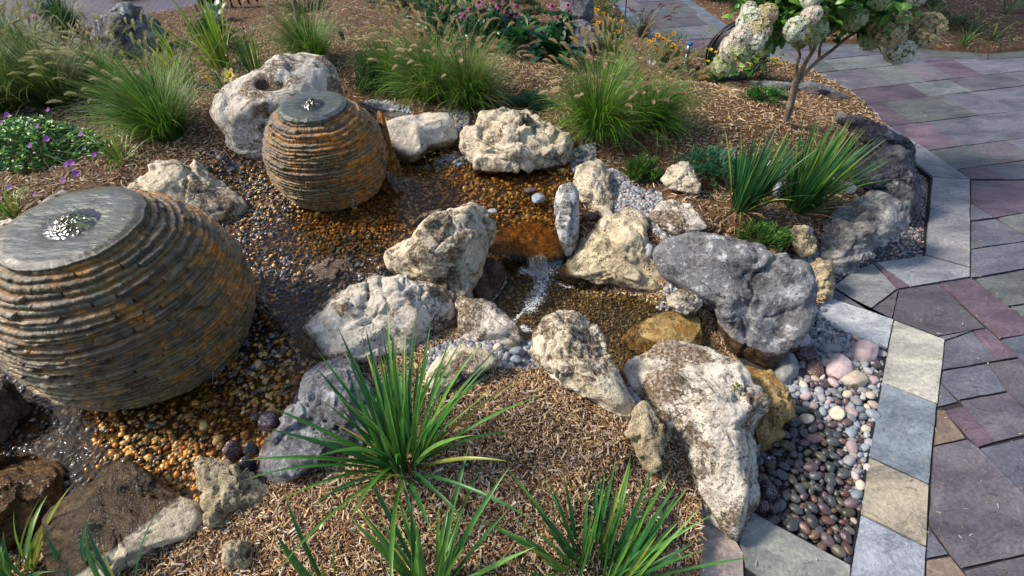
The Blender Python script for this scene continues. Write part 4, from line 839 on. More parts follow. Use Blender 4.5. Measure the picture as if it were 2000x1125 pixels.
f1 = FM.noise(fg, 45, 6, .75, .6); f2 = FM.math('ADD', FM.math('MULTIPLY', f1, 1.1), FM.math('MULTIPLY', vo.outputs[0], -.35)); al = FM.ramp(FM.math('ADD', FM.math('SUBTRACT', FM.math('MULTIPLY', f2, 1.7), 1.24), FM.math('MULTIPLY', fa, 1.05)), .22, .60)
FM.l(al, FM.b.inputs['Alpha']); FM.b.inputs['Base Color'].default_value = (.78, .82, .86, 1); FM.b.inputs['Roughness'].default_value = .25; FM.l(FM.bump(f2, .8, .004), FM.b.inputs['Normal']); M['froth'] = FM.m
def froth_sheet(name, poly, z, lines, step=.007):
    W = wp(poly, z); lo, hi = W.min(0), W.max(0); nx = int((hi[0]-lo[0])/step)+2; ny = int((hi[1]-lo[1])/step)+2
    X_, Y_ = np.meshgrid(lo[0]+np.arange(nx)*step, lo[1]+np.arange(ny)*step, indexing='ij'); q = proj(np.stack([X_, Y_, X_*0+z], -1)); mk = np.zeros(X_.shape)
    for pts, wd in lines:
        S = spline([(*p, 0) for p in pts], 30)[:, :2]; d = np.min(np.hypot(q[..., 0, None]-S[:, 0], (q[..., 1, None]-S[:, 1])*1.2), -1); mk = np.maximum(mk, np.exp(-(d/wd)**2))
    V = np.stack([X_, Y_, z+.0035*fbm(np.stack([X_*40, Y_*40, X_*0], -1), 2, 5)*mk+.002*mk], -1).reshape(-1, 3); F = gridF(nx, ny); keep = mk.ravel()[F].max(1) > .06; F = F[keep]; us = np.unique(F); mp = -np.ones(len(V), int); mp[us] = np.arange(len(us))
    return tag(mesh(name, V[us], mp[F], M['froth'], attrs={'foam': mk.ravel()[us]}), kind='stuff')
froth_sheet('foam', LOWER, .1385, [([(1098,508),(1075,522),(1062,545),(1052,575),(1035,600)], 30), ([(1020,528),(1045,536),(1070,528)], 16), ([(978,512),(988,545),(975,570),(958,592)], 5), ([(1022,640),(1045,655),(1062,668)], 15), ([(1088,552),(1105,560),(1118,561)], 5), ([(1030,600),(1010,620),(1000,635)], 8)])
froth_sheet('foam', [(1455,860),(1530,860),(1530,930),(1455,930)], -.022, [([(1475,892),(1492,900),(1510,893)], 9)])
# clear curtain over the lip with white streaks
CM = N('streaked_water'); uvz = CM.attr('u').outputs['Fac']; cx_ = CM.n('ShaderNodeCombineXYZ'); CM.l(uvz, cx_.inputs[0]); CM.l(CM.math('MULTIPLY', CM.attr('v').outputs['Fac'], .10), cx_.inputs[1])
s1_ = CM.noise(cx_.outputs[0], 26, 5, .7, .4); CM.l(CM.math('MULTIPLY', CM.math('POWER', CM.math('SINE', CM.math('MULTIPLY', uvz, math.pi)), .6), CM.ramp(CM.math('ADD', s1_, CM.math('MULTIPLY', CM.attr('v').outputs['Fac'], .16)), .48, .74, (.10,)*3+(1,), (.85,)*3+(1,))), CM.b.inputs['Alpha'])
CM.b.inputs['Base Color'].default_value = (.72, .78, .83, 1); CM.b.inputs['Roughness'].default_value = .08; CM.l(CM.bump(s1_, .7, .01), CM.b.inputs['Normal'])
nu, nv = 70, 26; U_, V_ = np.meshgrid(np.linspace(0, 1, nu), np.linspace(0, 1, nv), indexing='ij'); edge_ = .5+.5*np.abs(U_-.5)*2
px = 1026+U_*44+V_*(6+4*np.sin(U_*9)-8*U_); P = at(px, 500+V_*44+4*np.sin(U_*7), .32-.185*V_**1.5); P[..., 2] = .32-.185*V_**1.6; P += np.array([0, -1., 0])*(.012*np.sin(V_*math.pi)+.004*np.sin(U_*37)+.004*np.sin(U_*71+2))[..., None]
child('water_curtain', P.reshape(-1, 3), gridF(nu, nv), CM.m, wf, attrs={'u': U_.ravel(), 'v': V_.ravel()})
strands('water_strands', drip(1478, 870, 905, float(at(1480, 890, .0)[1]), 7, 7)+drip(1440, 705, 725, float(at(1440, 715, .08)[1]), 2, 4), .004, wf, M['stream'])

# ------------------------------------------------------------------ blades and leaves
def blades(base, az, lean, curve, L, Wd, segs=9, fold=.25, twist=0., wprof=None, droop=0.):
    """arching blades. returns V (n*(segs+1)*3), F and t per vertex"""
    n = len(base); t = np.linspace(0, 1, segs+1); phi = lean[:, None]+curve[:, None]*t[None]**1.6
    ds = L[:, None]/segs; dh = np.sin(phi)*ds; dz = np.cos(phi)*ds
    h = np.concatenate([np.zeros((n, 1)), np.cumsum(dh[:, :-1], 1)], 1); zz = np.concatenate([np.zeros((n, 1)), np.cumsum(dz[:, :-1], 1)], 1)
    d = np.stack([np.cos(az), np.sin(az), 0*az], -1); ctr = base[:, None]+d[:, None]*h[..., None]+np.array([0, 0, 1.])*zz[..., None]
    tw = az[:, None]+math.pi/2+(twist if np.ndim(twist) else np.full(n, twist))[:, None]*(.3+t[None]); wv = np.stack([np.cos(tw), np.sin(tw), 0*tw], -1)
    prof = (wprof(t) if wprof else np.minimum(1, (1.02-t)*2.2)**.8*np.minimum(1, .55+t*1.6))
    hw = Wd[:, None]*prof[None]*.5; up = np.stack([-np.cos(phi)*np.cos(az)[:, None], -np.cos(phi)*np.sin(az)[:, None], np.sin(phi)], -1)
    Lf = ctr+wv*hw[..., None]+up*(hw*fold)[..., None]; Rt = ctr-wv*hw[..., None]+up*(hw*fold)[..., None]
    V = np.stack([Lf, ctr, Rt], 2).reshape(-1, 3); s1 = (segs+1)*3
    f = []
    for i in range(segs):
        a = i*3; f += [[a, a+1, a+4, a+3], [a+1, a+2, a+5, a+4]]
    F = (np.array(f)[None]+(np.arange(n)*s1)[:, None, None]).reshape(-1, 4)
    T_ = np.tile(np.repeat(t, 3), n); return V, F, T_, s1
def gz(x, y): return float(height(np.array([x]), np.array([y]))[0])
def base_pt(px, py, zref):
    p = at(px, py, zref)
    for _ in range(4): p = at(px, py, gz(p[0], p[1]))
    return p
# fountain-grass plume variants (shared meshes)
def plume_mesh(seed, colr):
    r_ = np.random.default_rng(seed); n = 620; t = r_.random(n); bend = r_.uniform(.2, .9); Lp = .115
    def path(t): return np.stack([Lp*bend*.5*t**2, 0*t, Lp*t*(1-.25*bend*t)], -1)
    P0 = path(t); a = r_.uniform(0, 6.28, n); rad = .0095*np.sin(np.clip(t*.95+.05, 0, 1)*math.pi)**.6+.001
    out = np.stack([np.cos(a), np.sin(a), 0*a], -1); tip = P0+out*rad[:, None]*1.5+np.array([0, 0, 1])*(.006+.004*r_.random(n))[:, None]
    sd = np.cross(out, [0, 0, 1.])*.0009; V = np.stack([P0-sd, P0+sd, tip], 1).reshape(-1, 3); F = np.arange(n*3).reshape(-1, 3)
    col = np.array(colr)*(.6+.8*np.tile(r_.random(n)[:, None], (1, 3))); return V, F, np.repeat(col, 3, 0)
PLM = {}
def get_plume(kind, k):
    key = (kind, k)
    if key in PLM: o = PLM[key].copy(); C.objects.link(o); return o
    V, F, c = plume_mesh(k+60, {'tan': (.58, .48, .29), 'green': (.46, .45, .26), 'red': (.30, .10, .07)}[kind]); PLM[key] = mesh('plume', V, F, M['plume'], col=c); return PLM[key]
def fountain_grass(px, py, zref, label, Lm=.6, n=750, seed=1, leanaz=0., leanamt=.0, nplume=45, dark=1., cols=None, spread=1., kind='tan', plume_scale=1.):
    b = base_pt(px, py, zref); n = int(n*1.35); nplume = min(98, int(nplume*1.35)); root = empty('fountain_grass', tuple(b), label, 'ornamental grass', 'fountain grasses in the mulch beds'); r_ = np.random.default_rng(seed)
    az = r_.uniform(0, 6.283, n); rr = .07*Lm/.6*np.sqrt(r_.random(n)); base = b+np.stack([np.cos(az)*rr, np.sin(az)*rr, 0*az-.01], -1)
    az2 = az+r_.normal(0, .35, n); lean = np.abs(r_.normal(.36, .32, n))*spread; curve = r_.uniform(.4, 2.1, n)*spread; n_ = n; L = Lm*r_.uniform(.45, 1.05, n)
    # wind lean
    vx = np.cos(az2)*np.sin(lean)+leanamt*math.cos(leanaz); vy = np.sin(az2)*np.sin(lean)+leanamt*math.sin(leanaz); az3 = np.arctan2(vy, vx); lean = np.arcsin(np.clip(np.hypot(vx, vy), 0, .97))
    V, F, T_, s1 = blades(base, az3, lean, curve, L, r_.uniform(.0028, .0058, n), 9, .3)
    pal = np.array(cols if cols is not None else [(.10, .28, .02), (.07, .20, .02), (.17, .36, .025), (.24, .38, .04), (.045, .15, .025)])*dark
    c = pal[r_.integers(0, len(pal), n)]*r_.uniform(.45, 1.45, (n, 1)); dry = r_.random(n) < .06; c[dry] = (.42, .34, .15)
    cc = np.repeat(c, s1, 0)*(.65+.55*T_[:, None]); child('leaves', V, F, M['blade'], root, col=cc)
    # plume stalks
    m_ = nplume
    if m_:
        az = r_.uniform(0, 6.283, m_); lean = np.abs(r_.normal(.35, .2, m_))*spread; vx = np.cos(az)*np.sin(lean)+leanamt*math.cos(leanaz); vy = np.sin(az)*np.sin(lean)+leanamt*math.sin(leanaz)
        az3 = np.arctan2(vy, vx); lean = np.arcsin(np.clip(np.hypot(vx, vy), 0, .95)); L = Lm*r_.uniform(.75, 1.2, m_); cu = r_.uniform(.15, .8, m_)
        bb = np.repeat(b[None], m_, 0)+np.stack([np.cos(az), np.sin(az), 0*az], -1)*.04
        V, F, T_, s1 = blades(bb, az3, lean, cu, L, np.full(m_, .0022), 9, .6, wprof=lambda t: 1+0*t); child('stalks', V, F, M['blade'], root, col=np.tile((.16, .20, .06), (len(V), 1)))
        Vv = V.reshape(m_, -1, 3)
        for i in range(m_):
            tip = Vv[i, -2]; d = norm(Vv[i, -2]-Vv[i, -8]); o = get_plume(kind, i % 4); o.parent = root; o.location = Vector(tip-b-d*.02)
            q = Vector(d).to_track_quat('Z', 'Y'); o.rotation_mode = 'QUATERNION'; bendax = math.atan2(d[1], d[0])
            X_ = Vector((math.cos(bendax), math.sin(bendax), 0)); Zd = Vector(d); Yd = Zd.cross(X_).normalized(); X2 = Yd.cross(Zd); o.rotation_quaternion = Matrix((X2, Yd, Zd)).transposed().to_quaternion()
            sc = r_.uniform(.7, 1.15)*plume_scale; o.scale = (sc, sc, sc)
    return root
PI = math.pi
fountain_grass(1165, 262, .45, 'fullest fountain grass with tan plumes, in the middle of the right mulch bed', .66, 1100, 1, 0, .0, 70)
fountain_grass(1265, 245, .45, 'fountain grass with tan plumes arching right beside the fullest clump', .50, 850, 2, 0, .25, 60)
fountain_grass(1200, 175, .42, 'pale fountain grass behind the fullest clump', .40, 500, 12, .8, .15, 40, kind='green')
fountain_grass(918, 208, .45, 'bright yellow-green fountain grass above the craggy boulder', .66, 800, 3, .3, .03, 34, cols=[(.12, .25, .03), (.08, .18, .02), (.18, .28, .04), (.06, .14, .025)])
fountain_grass(845, 196, .46, 'dark green fountain grass left of the bright yellow-green clump', .66, 1000, 4, 2.4, .12, 60, dark=.9)
fountain_grass(760, 150, .46, 'thin fountain grass behind the dark green one, by the round bush', .5, 350, 14, 2.2, .1, 30, dark=.9, kind='green')
fountain_grass(615, 125, .45, 'fine airy fountain grass behind the big hollow boulder', .62, 650, 5, 2.6, .12, 26, dark=.85, kind='green')
fountain_grass(335, 268, .43, 'fountain grass blown left, between the daylily and the small leafy clump', .74, 1150, 6, 2.5, .36, 60, kind='green')
fountain_grass(120, 205, .42, 'wide fountain grass at the left under the coneflower', .78, 1000, 7, 2.6, .34, 60, kind='green', cols=[(.10, .19, .03), (.06, .14, .025), (.16, .22, .05)])
fountain_grass(205, 175, .40, 'fountain grass between the wide left clump and the flecked boulder', .5, 700, 17, 2.5, .3, 45, kind='green')
fountain_grass(60, 140, .38, 'hazy plumed grass behind the wide left clump', .7, 600, 18, 2.5, .3, 45, kind='green', dark=.9)
fountain_grass(20, 215, .42, 'fountain grass cut by the left edge of the frame', .75, 800, 8, 2.4, .2, 40, dark=.8, kind='green')
fountain_grass(140, 68, .35, 'plume-less dark green grass at the roadside, left of the flecked boulder', .6, 700, 9, 2.6, .1, 0, dark=.75, cols=[(.04, .13, .03), (.03, .09, .03), (.06, .16, .03)])
fountain_grass(262, 14, .3, 'dark green grass behind the flecked boulder', .5, 600, 10, 2., .0, 0, dark=.7, cols=[(.04, .13, .03), (.03, .09, .03)])
fountain_grass(345, 5, .3, 'small dark grass right behind the flecked boulder by the road', .4, 400, 11, 1., .0, 0, dark=.6, cols=[(.04, .13, .04), (.03, .09, .04)])
fountain_grass(1255, 72, .12, 'small red-plumed grass by the path edge', .42, 160, 13, 0, .0, 12, kind='red', cols=[(.10, .05, .05), (.07, .05, .03), (.12, .10, .04)])
fountain_grass(1195, 105, .35, 'loose grass with green plumes in front of the dark grey boulders', .30, 260, 15, 2.9, .2, 24, kind='green')
fountain_grass(880, 45, .45, 'hazy fountain grass behind the bright yellow-green one', .5, 350, 16, 2., .1, 30, kind='green', dark=.8)

def sword_clump(px, py, zref, label, L=.55, n=42, seed=1, leanaz=PI/2, leanamt=.1, Wd=.024, cols=None, spread=1., fan=None, yellow=.06, cat='iris plant', name='sword_leaf_plant', tips=True, radius=.06, curve=(.1, .9)):
    b = base_pt(px, py, zref); root = empty(name, tuple(b), label, cat, 'sword-leaved clumps'); r_ = np.random.default_rng(seed)
    az = r_.uniform(0, 6.283, n); rr = radius*np.sqrt(r_.random(n)); base = b+np.stack([np.cos(az)*rr, np.sin(az)*rr, 0*az-.015], -1)
    if fan is not None: az = fan+np.where(r_.random(n) < .5, 0, PI)+r_.normal(0, .35, n)
    lean = np.abs(r_.normal(.30, .28, n))*spread; cu = r_.uniform(*curve, n)*spread; out = r_.random(n) < .14; lean[out] += .5; cu[out] += .5
    vx = np.cos(az)*np.sin(lean)+leanamt*math.cos(leanaz); vy = np.sin(az)*np.sin(lean)+leanamt*math.sin(leanaz); az3 = np.arctan2(vy, vx); lean = np.arcsin(np.clip(np.hypot(vx, vy), 0, .97))
    Ls = L*r_.uniform(.5, 1.08, n); V, F, T_, s1 = blades(base, az3, lean, cu, Ls, Wd*r_.uniform(.6, 1.1, n), 12, .5, twist=r_.normal(0, .5, n), wprof=lambda t: np.clip((1.0-t)*3.0, 0, 1)**.75*(.75+.25*np.sin(t*PI)))
    pal = np.array(cols if cols is not None else [(.07, .24, .045), (.045, .18, .045), (.11, .31, .05), (.035, .14, .045), (.16, .36, .07)])
    c = pal[r_.integers(0, len(pal), n)]*r_.uniform(.8, 1.2, (n, 1)); yl = r_.random(n) < yellow; c[yl] = (.30, .33, .06)
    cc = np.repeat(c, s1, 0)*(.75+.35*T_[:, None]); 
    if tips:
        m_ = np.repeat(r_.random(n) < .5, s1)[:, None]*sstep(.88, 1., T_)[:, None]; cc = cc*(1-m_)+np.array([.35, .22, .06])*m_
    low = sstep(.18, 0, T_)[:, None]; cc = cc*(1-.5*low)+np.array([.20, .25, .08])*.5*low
    nd = max(3, n//9); ad = r_.uniform(0, 6.283, nd); V2, F2, T2, s2 = blades(np.repeat(b[None], nd, 0)+np.stack([np.cos(ad), np.sin(ad), 0*ad], -1)*radius*.8, ad, r_.uniform(.9, 1.4, nd), r_.uniform(.2, .7, nd), L*r_.uniform(.25, .5, nd), Wd*r_.uniform(.4, .8, nd), 8, .6, twist=r_.normal(0, 1.5, nd))
    V2[:, 2] = np.maximum(V2[:, 2], b[2]+.012); cd = np.array([(.42, .30, .14), (.30, .19, .08), (.34, .34, .08)])[r_.integers(0, 3, nd)]
    V = np.concatenate([V, V2]); F = np.concatenate([F, F2+len(cc)]); cc = np.concatenate([cc, np.repeat(cd, s2, 0)])
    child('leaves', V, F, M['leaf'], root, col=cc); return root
sword_clump(788, 902, .40, 'biggest sword-leaf clump standing in the front mulch bed', .63, 120, 21, 1.65, .22, .017, spread=1.0, radius=.075)
sword_clump(842, 1150, .36, 'sword-leaf clump at the bottom of the frame below the biggest clump', .50, 46, 22, 1.5, .22, .019, spread=1.15, cols=[(.07, .22, .05), (.11, .28, .05), (.05, .17, .05), (.16, .33, .06)])
sword_clump(1180, 1135, .34, 'sword-leaf clump fanning right at the bottom edge, nearest the pale pink paver', .50, 130, 23, 1.1, .22, .015, spread=1.1, radius=.12)
sword_clump(640, 1170, .38, 'few long bright leaves at the bottom edge, left of centre', .45, 14, 24, 1.9, .1, .024, spread=1.1, cols=[(.06, .20, .05), (.11, .27, .05)])
sword_clump(30, 1145, .36, 'yellow-green leaf tuft at the bottom left corner', .36, 34, 25, 1.6, .1, .02, spread=1.2, cols=[(.10, .24, .05), (.17, .30, .05), (.06, .18, .05)], yellow=.15)
sword_clump(150, 1165, .36, 'blue-green upright leaves next to the bottom left corner tuft', .36, 12, 26, 1.4, .05, .02, cols=[(.03, .14, .07), (.06, .20, .06)])
sword_clump(235, 1190, .36, 'sparse upright leaves in front of the half-wet boulder', .38, 9, 27, 1.2, .05, .018, cols=[(.03, .14, .07), (.07, .22, .06)])
sword_clump(1447, 408, .36, 'left one of the two leaning sword-leaf clumps beside the white lamp', .55, 150, 28, .9, .26, .014, spread=.58, curve=(.05, .6), cols=[(.025, .12, .035), (.04, .16, .04), (.02, .09, .035), (.10, .22, .04)], radius=.06)
sword_clump(1555, 408, .33, 'right one of the two leaning sword-leaf clumps beside the white lamp', .63, 230, 29, .8, .24, .014, spread=.66, curve=(.05, .6), cols=[(.035, .15, .035), (.05, .18, .04), (.025, .11, .035), (.13, .26, .04)], radius=.08)
yl = [(.18, .36, .03), (.30, .44, .03), (.11, .27, .03), (.40, .48, .05)]
sword_clump(432, 132, .42, 'tall yellow-green upright clump behind the yellow daylily', .66, 60, 30, 2.2, .12, .017, spread=.55, cols=yl, yellow=.15, radius=.09)
sword_clump(500, 148, .43, 'green upright clump just left above the big hollow boulder', .48, 34, 31, 2.0, .1, .016, spread=.5, cols=[(.05, .17, .04), (.08, .22, .04), (.14, .26, .04)])
sword_clump(365, 168, .42, 'yellow-green clump leaning left in front of the flecked boulder', .62, 44, 32, 2.7, .38, .015, spread=.6, cols=yl, yellow=.15, radius=.08)
sword_clump(235, 318, .41, 'small light green tuft beside the purple geranium', .32, 34, 33, 2., .05, .014, spread=1.25, cols=[(.14, .27, .04), (.20, .32, .05), (.09, .2, .04)], cat='daylily plant', curve=(.3, 1.8))
sword_clump(25, 425, .39, 'arching light green tuft at the left edge above the larger sphere', .40, 40, 34, 2., .0, .014, spread=1.3, cols=[(.10, .22, .04), (.18, .30, .05)], cat='daylily plant', curve=(.4, 1.6))
dl = sword_clump(440, 182, .42, 'yellow-flowered daylily beside the big hollow boulder', .30, 34, 35, 2., .0, .013, spread=1.2, cols=[(.06, .17, .04), (.10, .22, .04)], cat='daylily', curve=(.3, 1.5))
for k, (x, y) in enumerate([(1820,30),(1900,60),(1965,25),(1935,78),(1880,90)]):
    sword_clump(x, y, .05, ['limp strappy clump in the shaded bed beyond the paving, leftmost', 'limp strappy clump in the middle of the shaded far bed', 'strappy clump at the far right of the shaded bed', 'yellowing strappy clump near the far paving edge', 'low strappy clump right against the far paving edge'][k], .42, 16, 50+k, 2, 0, .02, spread=1.5, cols=[(.06, .15, .04), (.12, .2, .04)], cat='daylily plant', curve=(.5, 1.8))

def petals(n, L, Wd, el, cup, seed=0, segs=4, start=0., jitter=.1):
    r_ = np.random.default_rng(seed); az = np.arange(n)/n*2*PI+start+r_.normal(0, jitter, n)
    V, F, T_, s1 = blades(np.zeros((n, 3)), az, np.full(n, el)+r_.normal(0, jitter, n), np.full(n, cup), np.full(n, L)*r_.uniform(.88, 1.1, n), np.full(n, Wd), segs, .15, wprof=lambda t: np.sin(np.clip(.12+t*.85, 0, 1)*PI)**.7)
    return V, F, T_
def dome(r, h, n=2): T, F = ico(n); return T*np.array([r, r, h]), F
def to_pos(o, root, p, d=(0, 0, 1), s=1.):
    o.parent = root; o.location = Vector(np.asarray(p)-np.array(root.location)); o.rotation_mode = 'QUATERNION'; o.rotation_quaternion = Vector(d).to_track_quat('Z', 'Y'); o.scale = (s,)*3
FL = {}
def flower(kind, root, p, d=(0, 0, 1), s=1.):
    """flower = petals mesh with a centre sub-part"""
    if kind not in FL:
        if kind == 'coneflower': V, F, T_ = petals(14, .042, .012, 1.55, .9, 3); c = np.tile((.55, .17, .38), (len(V), 1))*(.8+.3*T_[:, None]); cc = (.19, .06, .015); dm = (.014, .013)
        elif kind == 'coreopsis': V, F, T_ = petals(9, .022, .014, 1.3, .2, 4); c = np.where((T_ < .35)[:, None], (.35, .05, .01), (.85, .42, .01)); cc = (.12, .03, .008); dm = (.007, .005)
        elif kind == 'yellow': V, F, T_ = petals(7, .017, .012, 1.2, .2, 5); c = np.tile((.80, .62, .02), (len(V), 1)); cc = (.45, .28, .01); dm = (.004, .003)
        elif kind == 'geranium': V, F, T_ = petals(5, .019, .019, 1.15, .2, 6); c = np.tile((.40, .13, .62), (len(V), 1))*(.8+.3*T_[:, None]); cc = (.55, .35, .5); dm = (.003, .003)
        elif kind == 'daylily': V, F, T_ = petals(6, .075, .038, .65, .9, 7, 7); c = np.where((T_ < .4)[:, None], (.80, .66, .03), (.85, .78, .28)); cc = (.6, .42, .02); dm = (.006, .02)
        else: V, F, T_ = petals(16, .022, .007, 1.45, .2, 8); c = np.tile((.8, .8, .78), (len(V), 1)); cc = (.7, .5, .03); dm = (.006, .004)
        a = mesh('flower', V, F, M['petal'], col=c); T, F2 = dome(*dm); b = mesh('flower_centre', T+np.array([0, 0, dm[1]*.3]), F2, M['petal'], col=np.tile(cc, (len(T), 1)), parent=a); FL[kind] = (a, b); o = a
    else:
        a, b = FL[kind]; o = a.copy(); C.objects.link(o); b2 = b.copy(); C.objects.link(b2); b2.parent = o
    to_pos(o, root, p, d, s); return o
db = np.array(dl.location)
for (x, y, k) in ((452, 148, 1), ):
    p = atY(x, y, db[1]-.02); V, F = tube(spline([db, (db+p)/2+np.array([.02, 0, .02]), p], 8), .003, 6); child('flower_stem', V, F, M['leaf'], dl, col=np.tile((.10, .22, .04), (len(V), 1)))
    flower('daylily', dl, p, norm(np.array([-.1, -.8, .55])), 1.05)
p = atY(408, 155, db[1]-.05); V, F = tube(spline([db, (db+p)/2, p], 8), .003, 6); child('flower_stem', V, F, M['leaf'], dl, col=np.tile((.10, .22, .04), (len(V), 1)))
T, F = ico(3); child('flower_bud', T*np.array([.011, .011, .034])@np.array([[1, 0, 0], [0, 1, 0], [-.4, 0, 1]])+p, F, M['petal'], dl, col=np.tile((.80, .68, .06), (len(T), 1)))

# ------------------------------------------------------------------ leafy plants
def leaf_template(kind='oval', segs=5):
    V, F, T_, s1 = blades(np.zeros((1, 3)), np.zeros(1), np.array([1.25]), np.array([.7]), np.ones(1), np.array([.5 if kind == 'oval' else .62]), segs, .25, wprof=lambda t: np.sin(np.clip(.05+t*.93, 0, 1)*PI)**.75)
    return V, F
LT, LF = leaf_template()
def leafcloud(P, size, r_, cols, root, name='leaves', tilt=.6, az=None, mat='leaf'):
    n = len(P); R_ = rotm(r_.uniform(0, 6.283, n) if az is None else az, r_.normal(0, tilt, n), r_.normal(0, tilt, n)); s = size*r_.uniform(.6, 1.2, n)
    V, F = instances(LT, LF, P, R_, np.stack([s, s, s], -1)); c = np.array(cols)[r_.integers(0, len(cols), n)]*r_.uniform(.7, 1.3, (n, 1))
    return child(name, V, F, M[mat], root, col=np.repeat(c, len(LT), 0))
def stems(root, tips, r=.003, colr=(.10, .20, .05), b=None, name='stems', bend=.03):
    ps = []; b = np.array(root.location) if b is None else b
    for t in tips:
        s0 = b+np.array([random.uniform(-.05, .05), random.uniform(-.05, .05), 0]); mid = (s0+t)/2+np.array([random.uniform(-bend, bend), random.uniform(-bend, bend), .02]); ps.append(tube(spline([s0, mid, t], 7), np.linspace(r*1.3, r, 7), 5))
    V, F = join(ps); return child(name, V, F, M['leaf'], root, col=np.tile(colr, (len(V), 1)))
def mound(px, py, zref, name, label, cat, rx, ry, h, n, size, cols, seed=1, tilt=.6, group=None):
    b = base_pt(px, py, zref); root = empty(name, tuple(b), label, cat, group); r_ = np.random.default_rng(seed); a = r_.uniform(0, 6.283, n); rr = np.sqrt(r_.random(n))
    edge = 1+.25*perlin(np.stack([np.cos(a)*1.7, np.sin(a)*1.7, a*0+seed], -1), seed); x = np.cos(a)*rr*rx*edge; y = np.sin(a)*rr*ry*edge
    z = h*(1-rr**2)*(.35+.65*r_.random(n)**.4)*(1+.45*perlin(np.stack([x*9, y*9, x*0], -1), seed+2))+.01
    leafcloud(b+np.stack([x, y, z], -1), size, r_, cols, root, tilt=tilt); return root, b, r_
g, b, r_ = mound(75, 292, .4, 'geranium', 'green mound of geranium dotted with purple flowers', 'flowering plant', .46, .30, .20, 2600, .042, [(.15, .36, .06), (.09, .26, .06), (.22, .42, .06), (.07, .20, .08)], 41, tilt=.45)
tips = []
for (x, y) in [(95,215),(92,272),(160,262),(75,247),(15,225),(5,240),(130,322),(185,303),(125,352),(150,340),(20,365),(70,380),(140,318),(60,285)]:
    p = at(x, y, b[2]+.20+.05*random.random()); tips.append(p); flower('geranium', g, p, norm(np.array([random.uniform(-.4, .4), -.6, .8])), random.uniform(.9, 1.25))
stems(g, tips, .0012)
M['juniper'] = M['leaf']
def juniper(px, py, zref, label, rx, ry, h, n, cols, seed):
    b = base_pt(px, py, zref); root = empty('juniper', tuple(b), label, 'juniper', 'low junipers in the mulch'); r_ = np.random.default_rng(seed)
    ns = max(8, n//70); a = r_.uniform(0, 6.283, ns); rad = np.sqrt(r_.random(ns)); tipx = np.cos(a)*rad*rx; tipy = np.sin(a)*rad*ry; tipz = h*(1.05-rad**2)*r_.uniform(.6, 1.1, ns)
    k = r_.integers(0, ns, n); t = .25+.75*r_.random(n)**.6; P = b+np.stack([tipx[k]*t, tipy[k]*t, .01+tipz[k]*np.sqrt(t)], -1)+r_.normal(0, .012, (n, 3))
    V, F, T_, s1 = blades(P, np.arctan2(tipy, tipx)[k]+r_.normal(0, .9, n), r_.uniform(.1, 1.2, n), r_.uniform(-.3, .5, n), r_.uniform(.015, .04, n), r_.uniform(.003, .007, n), 2, .3)
    c = np.array(cols)[r_.integers(0, len(cols), n)]*r_.uniform(.6, 1.35, (n, 1)); child('foliage', V, F, M['leaf'], root, col=np.repeat(c, s1, 0)); stems(root, [b+np.array([tipx[i], tipy[i], tipz[i]]) for i in range(min(ns, 40))], .003, (.12, .08, .04)); return root
bl = [(.04, .17, .10), (.06, .22, .11), (.09, .26, .12), (.03, .11, .06)]; gr = [(.05, .17, .02), (.09, .24, .03), (.03, .10, .02), (.14, .28, .04)]
juniper(1040, 208, .45, 'flat bluish juniper between the two middle groups of fountain grass', .22, .15, .09, 2400, bl, 1)
juniper(1252, 345, .39, 'small bushy green juniper left of the small pointed rock', .16, .13, .14, 2800, gr, 2)
juniper(1385, 335, .38, 'spreading blue-green juniper right of the small pointed rock', .30, .22, .14, 4200, bl, 3)
juniper(1490, 195, .42, 'low bright green juniper left of the hydrangea trunk', .24, .14, .10, 2400, [(.06, .24, .04), (.09, .30, .05), (.04, .14, .04)], 4)
juniper(1482, 470, .30, 'dark green juniper overhanging the largest dark boulder', .22, .15, .12, 3200, gr, 5)
juniper(728, 178, .46, 'rounded dark green bush left of the dark green grass', .17, .16, .34, 4200, [(.04, .15, .03), (.07, .22, .03), (.025, .09, .025)], 6)
juniper(795, 15, .4, 'leafy dark bush at the top centre', .55, .3, .32, 5200, [(.04, .14, .04), (.07, .20, .04), (.025, .08, .03)], 7)
juniper(425, 95, .3, 'very dark green bush behind the tall yellow-green clump', .35, .3, .35, 3600, [(.02, .09, .02), (.03, .12, .02), (.015, .06, .02)], 8)
juniper(590, 25, .25, 'dark bush behind the brown stake', .4, .3, .32, 2600, [(.03, .11, .03), (.05, .15, .03)], 9)
for k, (x, y, l) in enumerate([(1028, 8, 'mossy green patch nearest the top edge'), (1042, 28, 'mossy green patch below the topmost one'), (1032, 48, 'mossy green patch just behind the broad-leaved plant'), (1045, 68, 'mossy green patch touching the broad leaves')]): juniper(x, y, .42, l, .22, .12, .05, 1200, [(.035, .10, .025), (.05, .13, .03)], 10+k)
for k, (x, y, l) in enumerate([(1400, 2, 'low leafy patch beside the path at the top'), (1440, 6, 'bright leafy patch beside the path near the hydrangea'), (1790, 12, 'feathery dark mound behind the hydrangea flowers'), (1850, 52, 'feathery greenish brown mound in the shaded bed'), (1720, 60, 'brownish low mound behind the right hydrangea branch')]): juniper(x, y, .04, l, .45, .3, .16, 2200, [(.035, .11, .03), (.06, .13, .03), (.02, .07, .025)], 20+k)
